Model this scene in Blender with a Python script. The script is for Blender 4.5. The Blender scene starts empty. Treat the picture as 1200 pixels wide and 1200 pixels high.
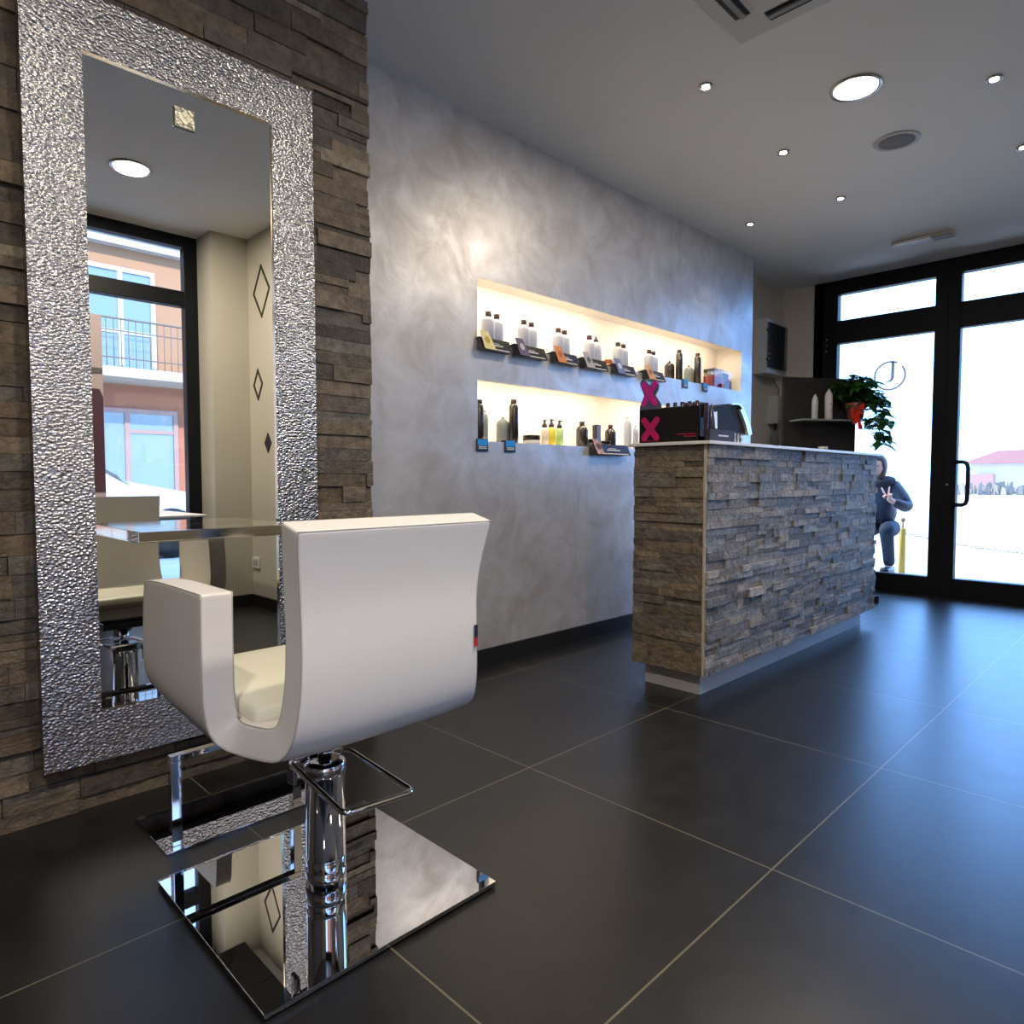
import bpy, bmesh, math, random
from mathutils import Vector, Matrix
R=random.Random(7)
C=bpy.context.scene.collection
PI=math.pi
H=2.706
# ------------------------------------------------------------------ materials
MATS={}
def mat(name,col=(.5,.5,.5),rough=.5,metal=0.,bump=0.,bscale=50.,spec=.5,var=0.,vscale=5.,col2=None,emis=None,estr=0.,coat=0.,trans=0.,ior=1.45,sheen=0.,detail=3.,stretch=None):
    if name in MATS: return MATS[name]
    m=bpy.data.materials.new(name); m.use_nodes=True; nt=m.node_tree; n=nt.nodes; l=nt.links
    b=n['Principled BSDF']; b.inputs['Base Color'].default_value=(*col,1); b.inputs['Roughness'].default_value=rough
    b.inputs['Metallic'].default_value=metal; b.inputs['Specular IOR Level'].default_value=spec
    b.inputs['Coat Weight'].default_value=coat; b.inputs['Transmission Weight'].default_value=trans; b.inputs['IOR'].default_value=ior
    b.inputs['Sheen Weight'].default_value=sheen
    if emis: b.inputs['Emission Color'].default_value=(*emis,1); b.inputs['Emission Strength'].default_value=estr
    if bump or col2 or var:
        tc=n.new('ShaderNodeTexCoord'); mp=n.new('ShaderNodeMapping'); l.new(tc.outputs['Object'],mp.inputs[0])
        if stretch: mp.inputs['Scale'].default_value=stretch
    if bump:
        t=n.new('ShaderNodeTexNoise'); t.inputs['Scale'].default_value=bscale; t.inputs['Detail'].default_value=detail; l.new(mp.outputs[0],t.inputs[0])
        bp=n.new('ShaderNodeBump'); bp.inputs['Strength'].default_value=bump; bp.inputs['Distance'].default_value=.01
        l.new(t.outputs[0],bp.inputs['Height']); l.new(bp.outputs[0],b.inputs['Normal'])
    if col2:
        t=n.new('ShaderNodeTexNoise'); t.inputs['Scale'].default_value=vscale; t.inputs['Detail'].default_value=5; t.inputs['Distortion'].default_value=1.; l.new(mp.outputs[0],t.inputs[0])
        cr=n.new('ShaderNodeValToRGB'); cr.color_ramp.elements[0].position=.35; cr.color_ramp.elements[1].position=.65
        cr.color_ramp.elements[0].color=(*col,1); cr.color_ramp.elements[1].color=(*col2,1); l.new(t.outputs[0],cr.inputs[0]); l.new(cr.outputs[0],b.inputs['Base Color'])
    MATS[name]=m; return m

def stone_mat(name,tint=(1,1,1)):
    m=bpy.data.materials.new(name); m.use_nodes=True; nt=m.node_tree; n=nt.nodes; l=nt.links; b=n['Principled BSDF']
    b.inputs['Roughness'].default_value=.62; b.inputs['Specular IOR Level'].default_value=.45
    a=n.new('ShaderNodeAttribute'); a.attribute_name='tone'
    tc=n.new('ShaderNodeTexCoord')
    t=n.new('ShaderNodeTexNoise'); t.inputs['Scale'].default_value=28; t.inputs['Detail'].default_value=6; t.inputs['Roughness'].default_value=.65; l.new(tc.outputs['Object'],t.inputs[0])
    cr=n.new('ShaderNodeValToRGB'); cr.color_ramp.elements[0].position=.3; cr.color_ramp.elements[1].position=.72
    cr.color_ramp.elements[0].color=(.5*tint[0],.5*tint[1],.5*tint[2],1); cr.color_ramp.elements[1].color=(1.35*tint[0],1.33*tint[1],1.28*tint[2],1)
    l.new(t.outputs[0],cr.inputs[0])
    mx=n.new('ShaderNodeMix'); mx.data_type='RGBA'; mx.blend_type='MULTIPLY'; mx.inputs[0].default_value=1
    l.new(a.outputs['Color'],mx.inputs[6]); l.new(cr.outputs[0],mx.inputs[7]); l.new(mx.outputs[2],b.inputs['Base Color'])
    t2=n.new('ShaderNodeTexNoise'); t2.inputs['Scale'].default_value=55; t2.inputs['Detail'].default_value=7; t2.inputs['Roughness'].default_value=.6; l.new(tc.outputs['Object'],t2.inputs[0])
    bp=n.new('ShaderNodeBump'); bp.inputs['Strength'].default_value=.8; bp.inputs['Distance'].default_value=.014
    l.new(t2.outputs[0],bp.inputs['Height']); l.new(bp.outputs[0],b.inputs['Normal'])
    return m
STONE=stone_mat('split_stone')

def floor_mat():
    m=bpy.data.materials.new('slate_tile'); m.use_nodes=True; nt=m.node_tree; n=nt.nodes; l=nt.links; b=n['Principled BSDF']
    tc=n.new('ShaderNodeTexCoord'); sp=n.new('ShaderNodeSeparateXYZ'); l.new(tc.outputs['Object'],sp.inputs[0])
    S=.8182
    def M(op,a,bv=None,c=None):
        q=n.new('ShaderNodeMath'); q.operation=op
        for i,v in enumerate((a,bv,c)):
            if v is None: continue
            if isinstance(v,(int,float)): q.inputs[i].default_value=v
            else: l.new(v,q.inputs[i])
        return q.outputs[0]
    def line(o,off):
        s=M('DIVIDE',M('SUBTRACT',o,off),S); fr=M('FRACT',M('ADD',s,50)); d=M('MINIMUM',fr,M('SUBTRACT',1,fr)); return M('LESS_THAN',d,.0021/S)
    g=M('MAXIMUM',line(sp.outputs[0],1.826),line(sp.outputs[1],.563))
    nz=n.new('ShaderNodeTexNoise'); nz.inputs['Scale'].default_value=9; nz.inputs['Detail'].default_value=9; nz.inputs['Roughness'].default_value=.7; l.new(tc.outputs['Object'],nz.inputs[0])
    cr=n.new('ShaderNodeValToRGB'); cr.color_ramp.elements[0].position=.3; cr.color_ramp.elements[1].position=.75
    cr.color_ramp.elements[0].color=(.008,.008,.0085,1); cr.color_ramp.elements[1].color=(.019,.019,.0195,1); l.new(nz.outputs[0],cr.inputs[0])
    mx=n.new('ShaderNodeMix'); mx.data_type='RGBA'; l.new(g,mx.inputs[0]); l.new(cr.outputs[0],mx.inputs[6]); mx.inputs[7].default_value=(.15,.135,.09,1)
    l.new(mx.outputs[2],b.inputs['Base Color'])
    rr=M('MULTIPLY_ADD',nz.outputs[0],.12,.27); l.new(rr,b.inputs['Roughness']); b.inputs['Specular IOR Level'].default_value=.5
    nb=n.new('ShaderNodeTexNoise'); nb.inputs['Scale'].default_value=120; nb.inputs['Detail'].default_value=4; l.new(tc.outputs['Object'],nb.inputs[0])
    hh=M('SUBTRACT',M('MULTIPLY',nb.outputs[0],.10),g)
    bp=n.new('ShaderNodeBump'); bp.inputs['Strength'].default_value=.12; bp.inputs['Distance'].default_value=.002; l.new(hh,bp.inputs['Height']); l.new(bp.outputs[0],b.inputs['Normal'])
    return m
def hammer_mat():
    m=bpy.data.materials.new('hammered_silver'); m.use_nodes=True; nt=m.node_tree; n=nt.nodes; l=nt.links; b=n['Principled BSDF']
    b.inputs['Base Color'].default_value=(.46,.46,.47,1); b.inputs['Metallic'].default_value=1; b.inputs['Roughness'].default_value=.27
    tc=n.new('ShaderNodeTexCoord')
    v=n.new('ShaderNodeTexVoronoi'); v.feature='SMOOTH_F1'; v.inputs['Scale'].default_value=135; v.inputs['Smoothness'].default_value=.35
    mp=n.new('ShaderNodeMapping'); mp.inputs['Scale'].default_value=(1,.8,1.1); l.new(tc.outputs['Object'],mp.inputs[0]); l.new(mp.outputs[0],v.inputs['Vector'])
    bp=n.new('ShaderNodeBump'); bp.inputs['Strength'].default_value=1; bp.inputs['Distance'].default_value=.0034; bp.invert=True
    l.new(v.outputs['Distance'],bp.inputs['Height']); l.new(bp.outputs[0],b.inputs['Normal'])
    return m
def plaster_mat():
    m=bpy.data.materials.new('pearl_plaster'); m.use_nodes=True; nt=m.node_tree; n=nt.nodes; l=nt.links; b=n['Principled BSDF']
    tc=n.new('ShaderNodeTexCoord')
    t=n.new('ShaderNodeTexNoise'); t.inputs['Scale'].default_value=4.2; t.inputs['Detail'].default_value=7; t.inputs['Roughness'].default_value=.66; t.inputs['Distortion'].default_value=.55; l.new(tc.outputs['Object'],t.inputs[0])
    cr=n.new('ShaderNodeValToRGB'); cr.color_ramp.elements[0].position=.34; cr.color_ramp.elements[1].position=.66
    cr.color_ramp.elements[0].color=(.54,.505,.485,1); cr.color_ramp.elements[1].color=(.76,.75,.76,1); l.new(t.outputs[0],cr.inputs[0]); l.new(cr.outputs[0],b.inputs['Base Color'])
    r=n.new('ShaderNodeMapRange'); r.inputs[3].default_value=.55; r.inputs[4].default_value=.32; l.new(t.outputs[0],r.inputs[0]); l.new(r.outputs[0],b.inputs['Roughness'])
    b.inputs['Metallic'].default_value=.55
    bp=n.new('ShaderNodeBump'); bp.inputs['Strength'].default_value=.25; bp.inputs['Distance'].default_value=.01; l.new(t.outputs[0],bp.inputs['Height']); l.new(bp.outputs[0],b.inputs['Normal'])
    return m
def glass_mat(name='clear_glass',tint=(.97,.98,.98)):
    m=bpy.data.materials.new(name); m.use_nodes=True; nt=m.node_tree; n=nt.nodes; l=nt.links; n.remove(n['Principled BSDF'])
    o=n['Material Output']; t=n.new('ShaderNodeBsdfTransparent'); t.inputs[0].default_value=(*tint,1); g=n.new('ShaderNodeBsdfGlossy'); g.inputs['Roughness'].default_value=.0
    f=n.new('ShaderNodeFresnel'); f.inputs[0].default_value=1.45; x=n.new('ShaderNodeMixShader')
    l.new(f.outputs[0],x.inputs[0]); l.new(t.outputs[0],x.inputs[1]); l.new(g.outputs[0],x.inputs[2]); l.new(x.outputs[0],o.inputs[0])
    return m
FLOOR=floor_mat(); HAM=hammer_mat(); PLASTER=plaster_mat(); GLASS=glass_mat()
WHITEWALL=mat('cream_wall_paint',(.50,.475,.405),.7,bump=.05,bscale=80)
CEIL=mat('ceiling_paint',(.78,.78,.78),.75)
NICHE=mat('niche_paint',(.82,.78,.72),.6)
BLACKAL=mat('black_aluminium',(.005,.006,.009),.5,spec=.25)
MIRROR=mat('mirror_silver',(.90,.91,.89),.0,1.)
CHROME=mat('chrome',(.70,.70,.73),.045,1.)
STEEL=mat('dark_polished_steel',(.50,.47,.43),.08,1.)
LEATHER=mat('white_leatherette',(.78,.74,.69),.42,bump=.05,bscale=350,spec=.45)
CUSH=mat('cushion_leatherette',(.76,.74,.60),.42,bump=.05,bscale=350,spec=.45)
WHITE=mat('white_laminate',(.88,.87,.85),.35)
BLACK=mat('black_plastic',(.012,.012,.013),.25)
SKIRT=mat('skirting_tile',(.016,.016,.017),.35)
BOTW=mat('white_bottle',(.50,.52,.60),.35)
BROWN=mat('brown_cap',(.05,.025,.02),.35)
DARKB=mat('dark_bottle',(.03,.024,.022),.2,coat=.5)
GREYB=mat('grey_bottle',(.22,.25,.24),.3)
GREYP=mat('grey_plastic',(.52,.52,.50),.4)
SEAM=mat('seam_thread',(.46,.43,.37),.7)
# ------------------------------------------------------------------ mesh helpers
def bm_new(): return bmesh.new()
def box(bm,a,b,mi=0,mtx=None,bev=0.):
    a=Vector(a);b=Vector(b)
    r=bmesh.ops.create_cube(bm,size=1.); vs=r['verts']
    s=b-a; c=(a+b)/2
    for v in vs: v.co=Vector((v.co.x*s.x,v.co.y*s.y,v.co.z*s.z))+c
    fs=list({f for v in vs for f in v.link_faces})
    for f in fs: f.material_index=mi
    if bev:
        es=list({e for v in vs for e in v.link_edges})
        q=bmesh.ops.bevel(bm,geom=es,offset=bev,segments=2,affect='EDGES',profile=.6)
        vs=list(set(q['verts'])|set(v for v in vs if v.is_valid))
        for f in q['faces']: f.material_index=mi
    if mtx is not None:
        bmesh.ops.transform(bm,matrix=mtx,verts=[v for v in vs if v.is_valid])
    return vs
def lathe(bm,prof,c=(0,0,0),seg=24,mi=0,mtx=None,sx=1,sy=1):
    rings=[]
    c=Vector(c); M=mtx or Matrix()
    for r,z in prof:
        rings.append([bm.verts.new(M@(c+Vector((max(r,1e-5)*math.cos(2*PI*k/seg)*sx,max(r,1e-5)*math.sin(2*PI*k/seg)*sy,z)))) for k in range(seg)])
    for i in range(len(rings)-1):
        for k in range(seg):
            f=bm.faces.new((rings[i][k],rings[i][(k+1)%seg],rings[i+1][(k+1)%seg],rings[i+1][k])); f.material_index=mi; f.smooth=True
    for rg,flip in ((rings[0],True),(rings[-1],False)):
        f=bm.faces.new(rg[::-1] if flip else rg); f.material_index=mi
def tube(bm,pts,r,seg=10,closed=False,mi=0,flat=None):
    pts=[Vector(p) for p in pts]; n=len(pts); rings=[]; prev=None
    for i,p in enumerate(pts):
        if closed: t=(pts[(i+1)%n]-pts[i-1])
        else: t=pts[min(i+1,n-1)]-pts[max(i-1,0)]
        t.normalize()
        if prev is None:
            u=t.cross(Vector((0,0,1)));
            if u.length<1e-3: u=t.cross(Vector((1,0,0)))
        else: u=prev-t*prev.dot(t)
        u.normalize(); prev=u; w=t.cross(u)
        rr=r[i] if isinstance(r,(list,tuple)) else r
        rings.append([bm.verts.new(p+(u*math.cos(2*PI*k/seg)+w*math.sin(2*PI*k/seg))*rr) for k in range(seg)])
    m=n if closed else n-1
    for i in range(m):
        for k in range(seg):
            f=bm.faces.new((rings[i][k],rings[i][(k+1)%seg],rings[(i+1)%n][(k+1)%seg],rings[(i+1)%n][k])); f.smooth=True; f.material_index=mi
    if not closed:
        bm.faces.new(rings[0][::-1]).material_index=mi; bm.faces.new(rings[-1]).material_index=mi
def prism(bm,poly,axis,a,b,mi=0,smooth=False):
    """poly: list of 2D points; extruded along axis from a to b"""
    def P(p,t):
        if axis==0: return (t,p[0],p[1])
        if axis==1: return (p[0],t,p[1])
        return (p[0],p[1],t)
    A=[bm.verts.new(P(p,a)) for p in poly]; B=[bm.verts.new(P(p,b)) for p in poly]; n=len(poly)
    fs=[bm.faces.new(A),bm.faces.new(B[::-1])]
    for i in range(n):
        f=bm.faces.new((A[i],B[i],B[(i+1)%n],A[(i+1)%n])); f.smooth=smooth; fs.append(f)
    for f in fs: f.material_index=mi
def quad(bm,pts,mi=0):
    f=bm.faces.new([bm.verts.new(p) for p in pts]); f.material_index=mi; return f
def obj(name,bm,mats,parent=None,smooth=False,recalc=True):
    if recalc: bmesh.ops.recalc_face_normals(bm,faces=bm.faces)
    me=bpy.data.meshes.new(name); bm.to_mesh(me); bm.free()
    if not isinstance(mats,(list,tuple)): mats=[mats]
    for m in mats: me.materials.append(m)
    if smooth:
        for p in me.polygons: p.use_smooth=True
    o=bpy.data.objects.new(name,me); C.objects.link(o)
    if parent: 
        o.parent=parent; bpy.context.view_layer.update(); o.matrix_parent_inverse=parent.matrix_world.inverted()
    return o
def smooth_angle(o,ang=35):
    me=o.data
    for p in me.polygons: p.use_smooth=True
    b=bmesh.new(); b.from_mesh(me)
    for e in b.edges:
        if len(e.link_faces)==2 and e.calc_face_angle(0)>math.radians(ang): e.smooth=False
    b.to_mesh(me); b.free(); return o
def thing(name,label,cat,loc=(0,0,0),group=None):
    o=bpy.data.objects.new(name,None); C.objects.link(o); o.location=loc; o.empty_display_size=.1
    o['label']=label; o['category']=cat
    if group: o['group']=group
    bpy.context.view_layer.update()
    return o
def tag(o,label,cat,group=None):
    o['label']=label; o['category']=cat
    if group: o['group']=group
    return o
def struct(name,bm,mats):
    o=obj(name,bm,mats); o['kind']='structure'; return o
def cone_dir(p,q): return Vector(q)-Vector(p)
# ------------------------------------------------------------------ stone cladding
def stones(bm,O,U,N,W,Ht,course=.042,seed=1,lay=None,lens=(.07,.32),dep=(.004,.024),tint=(1,1,1)):
    rr=random.Random(seed); O=Vector(O);U=Vector(U);N=Vector(N);Z=Vector((0,0,1))
    tones=[(.17,.15,.13),(.21,.185,.16),(.14,.135,.13),(.25,.22,.185),(.17,.17,.165),(.20,.175,.14),(.11,.10,.09),(.235,.20,.16),(.19,.19,.185)]
    z=0
    while z<Ht-1e-4:
        h=min(course*rr.uniform(.72,1.25),Ht-z)
        if Ht-z-h<.02: h=Ht-z
        u=-rr.uniform(0,.2); panel=rr.uniform(-.004,.006)
        while u<W:
            L=rr.uniform(*lens); u0=max(u,0); u1=min(u+L,W); u+=L
            if u1-u0<.012: continue
            split=rr.random()<.22 and h>.034
            for (za,zb) in ([(z,z+h*.5),(z+h*.5,z+h)] if split else [(z,z+h)]):
                d=rr.uniform(*dep)+panel; g=.0007
                t=rr.choice(tones); k=rr.uniform(.8,1.25); col=(t[0]*k*tint[0],t[1]*k*tint[1],t[2]*k*tint[2],1)
                if rr.random()<.01: col=(.27,.23,.17,1)
                ds=[d+rr.uniform(-.0025,.0025) for _ in range(4)]
                pa=[(u0+g,za+g),(u1-g,za+g),(u1-g,zb-g),(u0+g,zb-g)]
                F=[bm.verts.new(O+U*p[0]+Z*p[1]+N*max(dd,.001)) for p,dd in zip(pa,ds)]
                B=[bm.verts.new(O+U*p[0]+Z*p[1]-N*.004) for p in pa]
                fs=[bm.faces.new(F)]+[bm.faces.new((F[i],F[(i+1)%4],B[(i+1)%4],B[i])) for i in range(4)]
                for f in fs:
                    f.material_index=0
                    for lp in f.loops: lp[lay]=col
        z+=h
def stone_obj(name,parts,core=(),coremat=None,parent=None):
    bm=bm_new(); lay=bm.loops.layers.float_color.new('tone')
    for p in parts: stones(bm,lay=lay,**p)
    for a,b in core: box(bm,a,b,1)
    for f in bm.faces:
        if f.material_index==1:
            for lp in f.loops: lp[lay]=(.08,.075,.07,1)
    return obj(name,bm,[STONE,coremat or STONE],parent)

# ------------------------------------------------------------------ ROOM
XR=3.42; Y0=-3.0; YD=6.14; XL=-.235
bm=bm_new(); box(bm,(-.6,Y0-.3,-.06),(XR+.30,YD+.12,0)); struct('floor',bm,FLOOR)
bm=bm_new(); box(bm,(-.6,Y0-.3,H),(XR+.35,YD+.25,H+.10)); struct('ceiling',bm,CEIL)
o=stone_obj('wall_left_stone',[dict(O=(.295,Y0,0),U=(0,1,0),N=(1,0,0),W=1.247-Y0,Ht=H,course=.05,seed=3,lens=(.09,.42),dep=(.002,.018),tint=(.74,.65,.56))],
            [((-.4,Y0,0),(.295,1.235,H))]); o['kind']='structure'
# pearl plaster wall with two recesses
bm=bm_new(); ys=[1.2,2.063,4.833,5.01]; zs=[0,1.139,1.442,1.632,1.943,H]
for i in range(3):
    for k in range(5):
        if i==1 and k in (1,3): continue
        quad(bm,[(0,ys[i],zs[k]),(0,ys[i+1],zs[k]),(0,ys[i+1],zs[k+1]),(0,ys[i],zs[k+1])],0)
for (za,zb) in ((1.139,1.442),(1.632,1.943)):
    a,b=ys[1],ys[2]; D=-.21
    T=zb+.035; quad(bm,[(D,a,za),(D,b,za),(D,b,T),(D,a,T)],1)
    quad(bm,[(0,a,za),(0,b,za),(D,b,za),(D,a,za)],1); quad(bm,[(-.014,a,T),(-.014,b,T),(D,b,T),(D,a,T)],1); quad(bm,[(0,a,zb),(0,b,zb),(-.014,b,zb),(-.014,a,zb)],0); quad(bm,[(-.014,a,zb),(-.014,b,zb),(-.014,b,T),(-.014,a,T)],1)
    quad(bm,[(0,a,za),(D,a,za),(D,a,T),(-.014,a,T),(-.014,a,zb),(0,a,zb)],1); quad(bm,[(0,b,za),(D,b,za),(D,b,T),(-.014,b,T),(-.014,b,zb),(0,b,zb)],1)
quad(bm,[(0,5.01,0),(-.24,5.01,0),(-.24,5.01,H),(0,5.01,H)],0)
bmesh.ops.remove_doubles(bm,verts=bm.verts,dist=1e-5)
struct('wall_left_plaster',bm,[PLASTER,NICHE])
bm=bm_new(); box(bm,(-.45,1.2,0),(XL,YD+.12,H)); struct('wall_left_recess',bm,mat('pale_wall_paint',(.78,.72,.66),.7))
bm=bm_new(); box(bm,(XL,YD,0),(.133,YD+.12,H)); box(bm,(.04,YD-.0,0),(.133,YD+.02,H)); struct('wall_far',bm,MATS['pale_wall_paint'])
bm=bm_new(); box(bm,(2.95,YD,0),(XR+.3,YD+.12,H)); struct('wall_far_right',bm,WHITEWALL)
bm=bm_new(); box(bm,(-.45,Y0-.15,0),(XR+.25,Y0,H)); struct('wall_back',bm,mat('taupe_paint',(.16,.15,.14),.7))
bm=bm_new(); box(bm,(XR,1.99,0),(XR+.25,YD,H)); box(bm,(XR,Y0-.1,0),(XR+.25,-1.22,H)); struct('wall_right',bm,WHITEWALL)
bm=bm_new(); box(bm,(3.15,1.722,0),(XR+.25,2.0,H)); box(bm,(2.62,1.99,0),(XR+.1,2.17,H)); struct('wall_right_pier',bm,WHITEWALL)
# skirting
bm=bm_new()
y=1.25
for yy in [(1.26,2.045),(2.048,2.668),(2.671,3.466),(3.469,4.28),(4.283,5.01)]:
    box(bm,(0,yy[0],0),(.012,yy[1],.085))
struct('baseboard_left',bm,SKIRT)
bm=bm_new(); box(bm,(2.62,1.976,0),(3.15,1.99,.085)); box(bm,(3.136,1.722,0),(3.15,1.976,.085)); struct('baseboard_right',bm,SKIRT)
bm=bm_new(); box(bm,(XL,5.01,0),(XL+.012,YD,.085)); box(bm,(XL,YD-.012,0),(.10,YD,.085)); struct('baseboard_far',bm,SKIRT)

# ------------------------------------------------------------------ GLAZING (far wall)
def frame_grid(name,parent_kind,bars,panes,parent=None): pass
Yf0,Yf1=YD-.03,YD+.05
bm=bm_new()
def fb(x0,x1,z0,z1,d=0): box(bm,(x0,Yf0-d,z0),(x1,Yf1,z1),0,bev=.004)
fb(.133,.257,0,2.698); fb(.257,1.03,2.574,2.698); fb(.257,1.03,2.143,2.344); fb(.257,1.03,0,.147); fb(1.008,1.10,0,2.698,.002)
o=obj('window_1',bm,BLACKAL); o['kind']='structure'
bm=bm_new(); box(bm,(.25,YD+.005,.14),(1.02,YD+.017,2.15)); box(bm,(.25,YD+.005,2.34),(1.02,YD+.017,2.58)); obj('window_pane',bm,GLASS,o)
# hinge studs
bm=bm_new()
for z in (2.19,2.14,2.09): lathe(bm,[(.007,0),(.007,.006)],mtx=Matrix.Translation((.17,Yf0,z))@Matrix.Rotation(PI/2,4,'X'),seg=12)
obj('frame_stud',bm,CHROME,o)
# monogram on the left pane
bm=bm_new(); cx,cz,r=.679,1.822,.117
def ring_arc(a0,a1,r,w,n=40):
    pr=None
    for i in range(n+1):
        a=a0+(a1-a0)*i/n; p=[(cx+(r-w)*math.cos(a),YD+.003,cz+(r-w)*math.sin(a)),(cx+(r+w)*math.cos(a),YD+.003,cz+(r+w)*math.sin(a))]
        if pr: quad(bm,[pr[0],pr[1],p[1],p[0]])
        pr=p
ring_arc(math.radians(-238),math.radians(38),r,.008); ring_arc(math.radians(62),math.radians(88),r,.008)
ring_arc(math.radians(85),math.radians(122),r,.008)
# letter J
jp=[(cx+.022,cz+.115),(cx+.022,cz-.01)]; pr=None
pts=[(cx+.022,cz+.118-.012*i) for i in range(11)]+[(cx-.013+.035*math.cos(a),cz-.012-.035*math.sin(a)-.0) for a in [math.radians(x) for x in range(0,111,10)]]
for i,(x,z) in enumerate(pts):
    x0,z0=pts[max(0,i-1)];x1,z1=pts[min(len(pts)-1,i+1)]; t=Vector((x1-x0,z1-z0)); t.normalize(); nn=Vector((-t.y,t.x)); w=.013 if i<13 else max(.006,.013-.0008*(i-12))
    p=[(x-nn.x*w,YD+.003,z-nn.y*w),(x+nn.x*w,YD+.003,z+nn.y*w)]
    if pr: quad(bm,[pr[0],pr[1],p[1],p[0]])
    pr=p
fv=bpy.data.materials.new('frosted_vinyl'); fv.use_nodes=True; n_=fv.node_tree.nodes; t_=n_.new('ShaderNodeBsdfTransparent'); t_.inputs[0].default_value=(.20,.085,.055,1); x_=n_.new('ShaderNodeMixShader'); x_.inputs[0].default_value=.35
n_['Principled BSDF'].inputs['Base Color'].default_value=(.25,.2,.22,1); fv.node_tree.links.new(t_.outputs[0],x_.inputs[1]); fv.node_tree.links.new(n_['Principled BSDF'].outputs[0],x_.inputs[2]); fv.node_tree.links.new(x_.outputs[0],n_['Material Output'].inputs[0])
lm=obj('glass_monogram',bm,fv,o)
# door leaf
bm=bm_new()
fb(1.10,1.188,0,2.698); fb(1.188,2.10,2.574,2.698); fb(1.188,2.10,2.143,2.344); fb(1.188,2.10,.0,.147); fb(2.00,2.10,0,2.698)
o=obj('door_1',bm,BLACKAL); o['kind']='structure'
bm=bm_new(); box(bm,(1.18,YD+.005,.14),(2.01,YD+.017,2.15)); box(bm,(1.18,YD+.005,2.34),(2.01,YD+.017,2.58)); obj('door_pane',bm,GLASS,o)
bm=bm_new()
hy=Yf0-.075
pts=[(1.175,Yf0,.745),(1.19,hy+.02,.745),(1.205,hy,.745),(1.25,hy,.745),(1.272,hy,.755),(1.282,hy,.78)]+[(1.284,hy,z) for z in (.85,.95,1.03)]+[(1.28,hy,1.055),(1.268,hy,1.075),(1.245,hy,1.082),(1.205,hy,1.082),(1.19,hy+.02,1.082),(1.175,Yf0,1.082)]
tube(bm,pts,.0155,12); h=obj('door_handle',bm,mat('black_handle',(.015,.017,.02),.25),o)
bm=bm_new(); lathe(bm,[(.012,0),(.012,.012),(.006,.014)],mtx=Matrix.Translation((1.13,Yf0,.90))@Matrix.Rotation(PI/2,4,'X'),seg=16)
obj('lock_cylinder',bm,CHROME,o)
bm=bm_new()
fb(2.10,2.20,0,2.698); fb(2.20,2.95,2.574,2.698); fb(2.20,2.95,2.143,2.344); fb(2.20,2.95,0,.147); fb(2.87,2.95,0,2.698)
o=obj('window_2',bm,BLACKAL); o['kind']='structure'
bm=bm_new(); box(bm,(2.19,YD+.005,.14),(2.88,YD+.017,2.15)); box(bm,(2.19,YD+.005,2.34),(2.88,YD+.017,2.58)); obj('window_pane',bm,GLASS,o)
# street window, seen in the mirror
bm=bm_new(); Xf0,Xf1=XR-.02,XR+.06
def gb(y0,y1,z0,z1): box(bm,(Xf0,y0,z0),(Xf1,y1,z1),0,bev=.004)
gb(1.63,1.722,0,H); gb(-1.25,1.63,2.625,H); gb(-1.25,1.63,2.20,2.31); gb(-1.25,1.63,0,.13); gb(.10,.20,0,H); gb(-1.25,-1.15,0,H); 
o=obj('window_3',bm,BLACKAL); o['kind']='structure'
bm=bm_new(); box(bm,(XR+.012,-1.22,.1),(XR+.024,1.66,2.65)); obj('window_pane',bm,GLASS,o)

# ------------------------------------------------------------------ MIRROR
MX=.351
mr=thing('styling_mirror','tall wall mirror in wide hammered silver frame on the stone wall','mirror',(.325,.577,.152))
oy0,oy1,oz0,oz1=.1675,.986,.152,2.262; iy0,iy1,iz0,iz1=.307,.8415,.293,2.1075
bm=bm_new()
xo,xi=.362,.360
o4=[(oy0,oz0),(oy1,oz0),(oy1,oz1),(oy0,oz1)]; i4=[(iy0,iz0),(iy1,iz0),(iy1,iz1),(iy0,iz1)]
for k in range(4):
    a,b=o4[k],o4[(k+1)%4]; c,d=i4[(k+1)%4],i4[k]
    quad(bm,[(xo,*a),(xo,*b),(xi,*c),(xi,*d)])
    quad(bm,[(.318,*a),(.318,*b),(xo,*b),(xo,*a)]); quad(bm,[(MX-.004,*d),(MX-.004,*c),(xi,*c),(xi,*d)],1)
bmesh.ops.remove_doubles(bm,verts=bm.verts,dist=1e-5)
obj('frame',bm,[HAM,mat('frame_edge_gilt',(.62,.52,.38),.18,1.)],mr)
bm=bm_new(); box(bm,(.330,iy0-.02,iz0-.02),(MX,iy1+.02,iz1+.02)); obj('mirror_glass',bm,MIRROR,mr)
bm=bm_new(); box(bm,(MX,.541,1.994),(MX+.008,.600,2.053),bev=.002)
bd=obj('control_plate',bm,mat('satin_steel',(.22,.22,.19),.3,1.,bump=.2,bscale=60),mr)
bm=bm_new()
for k in range(4):
    a=PI/4+k*PI/2
    cy,cz_=.5705+.011*math.cos(a+PI/4),2.0235+.011*math.sin(a+PI/4)
    box(bm,(-.001,-.007,-.007),(.002,.007,.007),mtx=Matrix.Translation((MX+.009,cy,cz_))@Matrix.Rotation(PI/4,4,'X'))
obj('emblem',bm,mat('pale_steel',(.40,.40,.32),.25,1.),bd)
# shelf
sh=thing('styling_shelf','polished steel shelf projecting from the tall mirror','shelf',(MX,.577,.784))
bm=bm_new(); box(bm,(MX+.001,.348,.784),(.591,.805,.812),bev=.0015); obj('shelf_board',bm,STEEL,sh)
bm=bm_new(); box(bm,(MX+.0015,.35,.7815),(.589,.803,.784)); obj('edge_lip',bm,STEEL,sh)

# ------------------------------------------------------------------ CHAIR
CX,CY=1.124,.5755
ch=thing('styling_chair','white leatherette styling chair on square chrome base facing the mirror','chair',(CX,CY,0))
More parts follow.
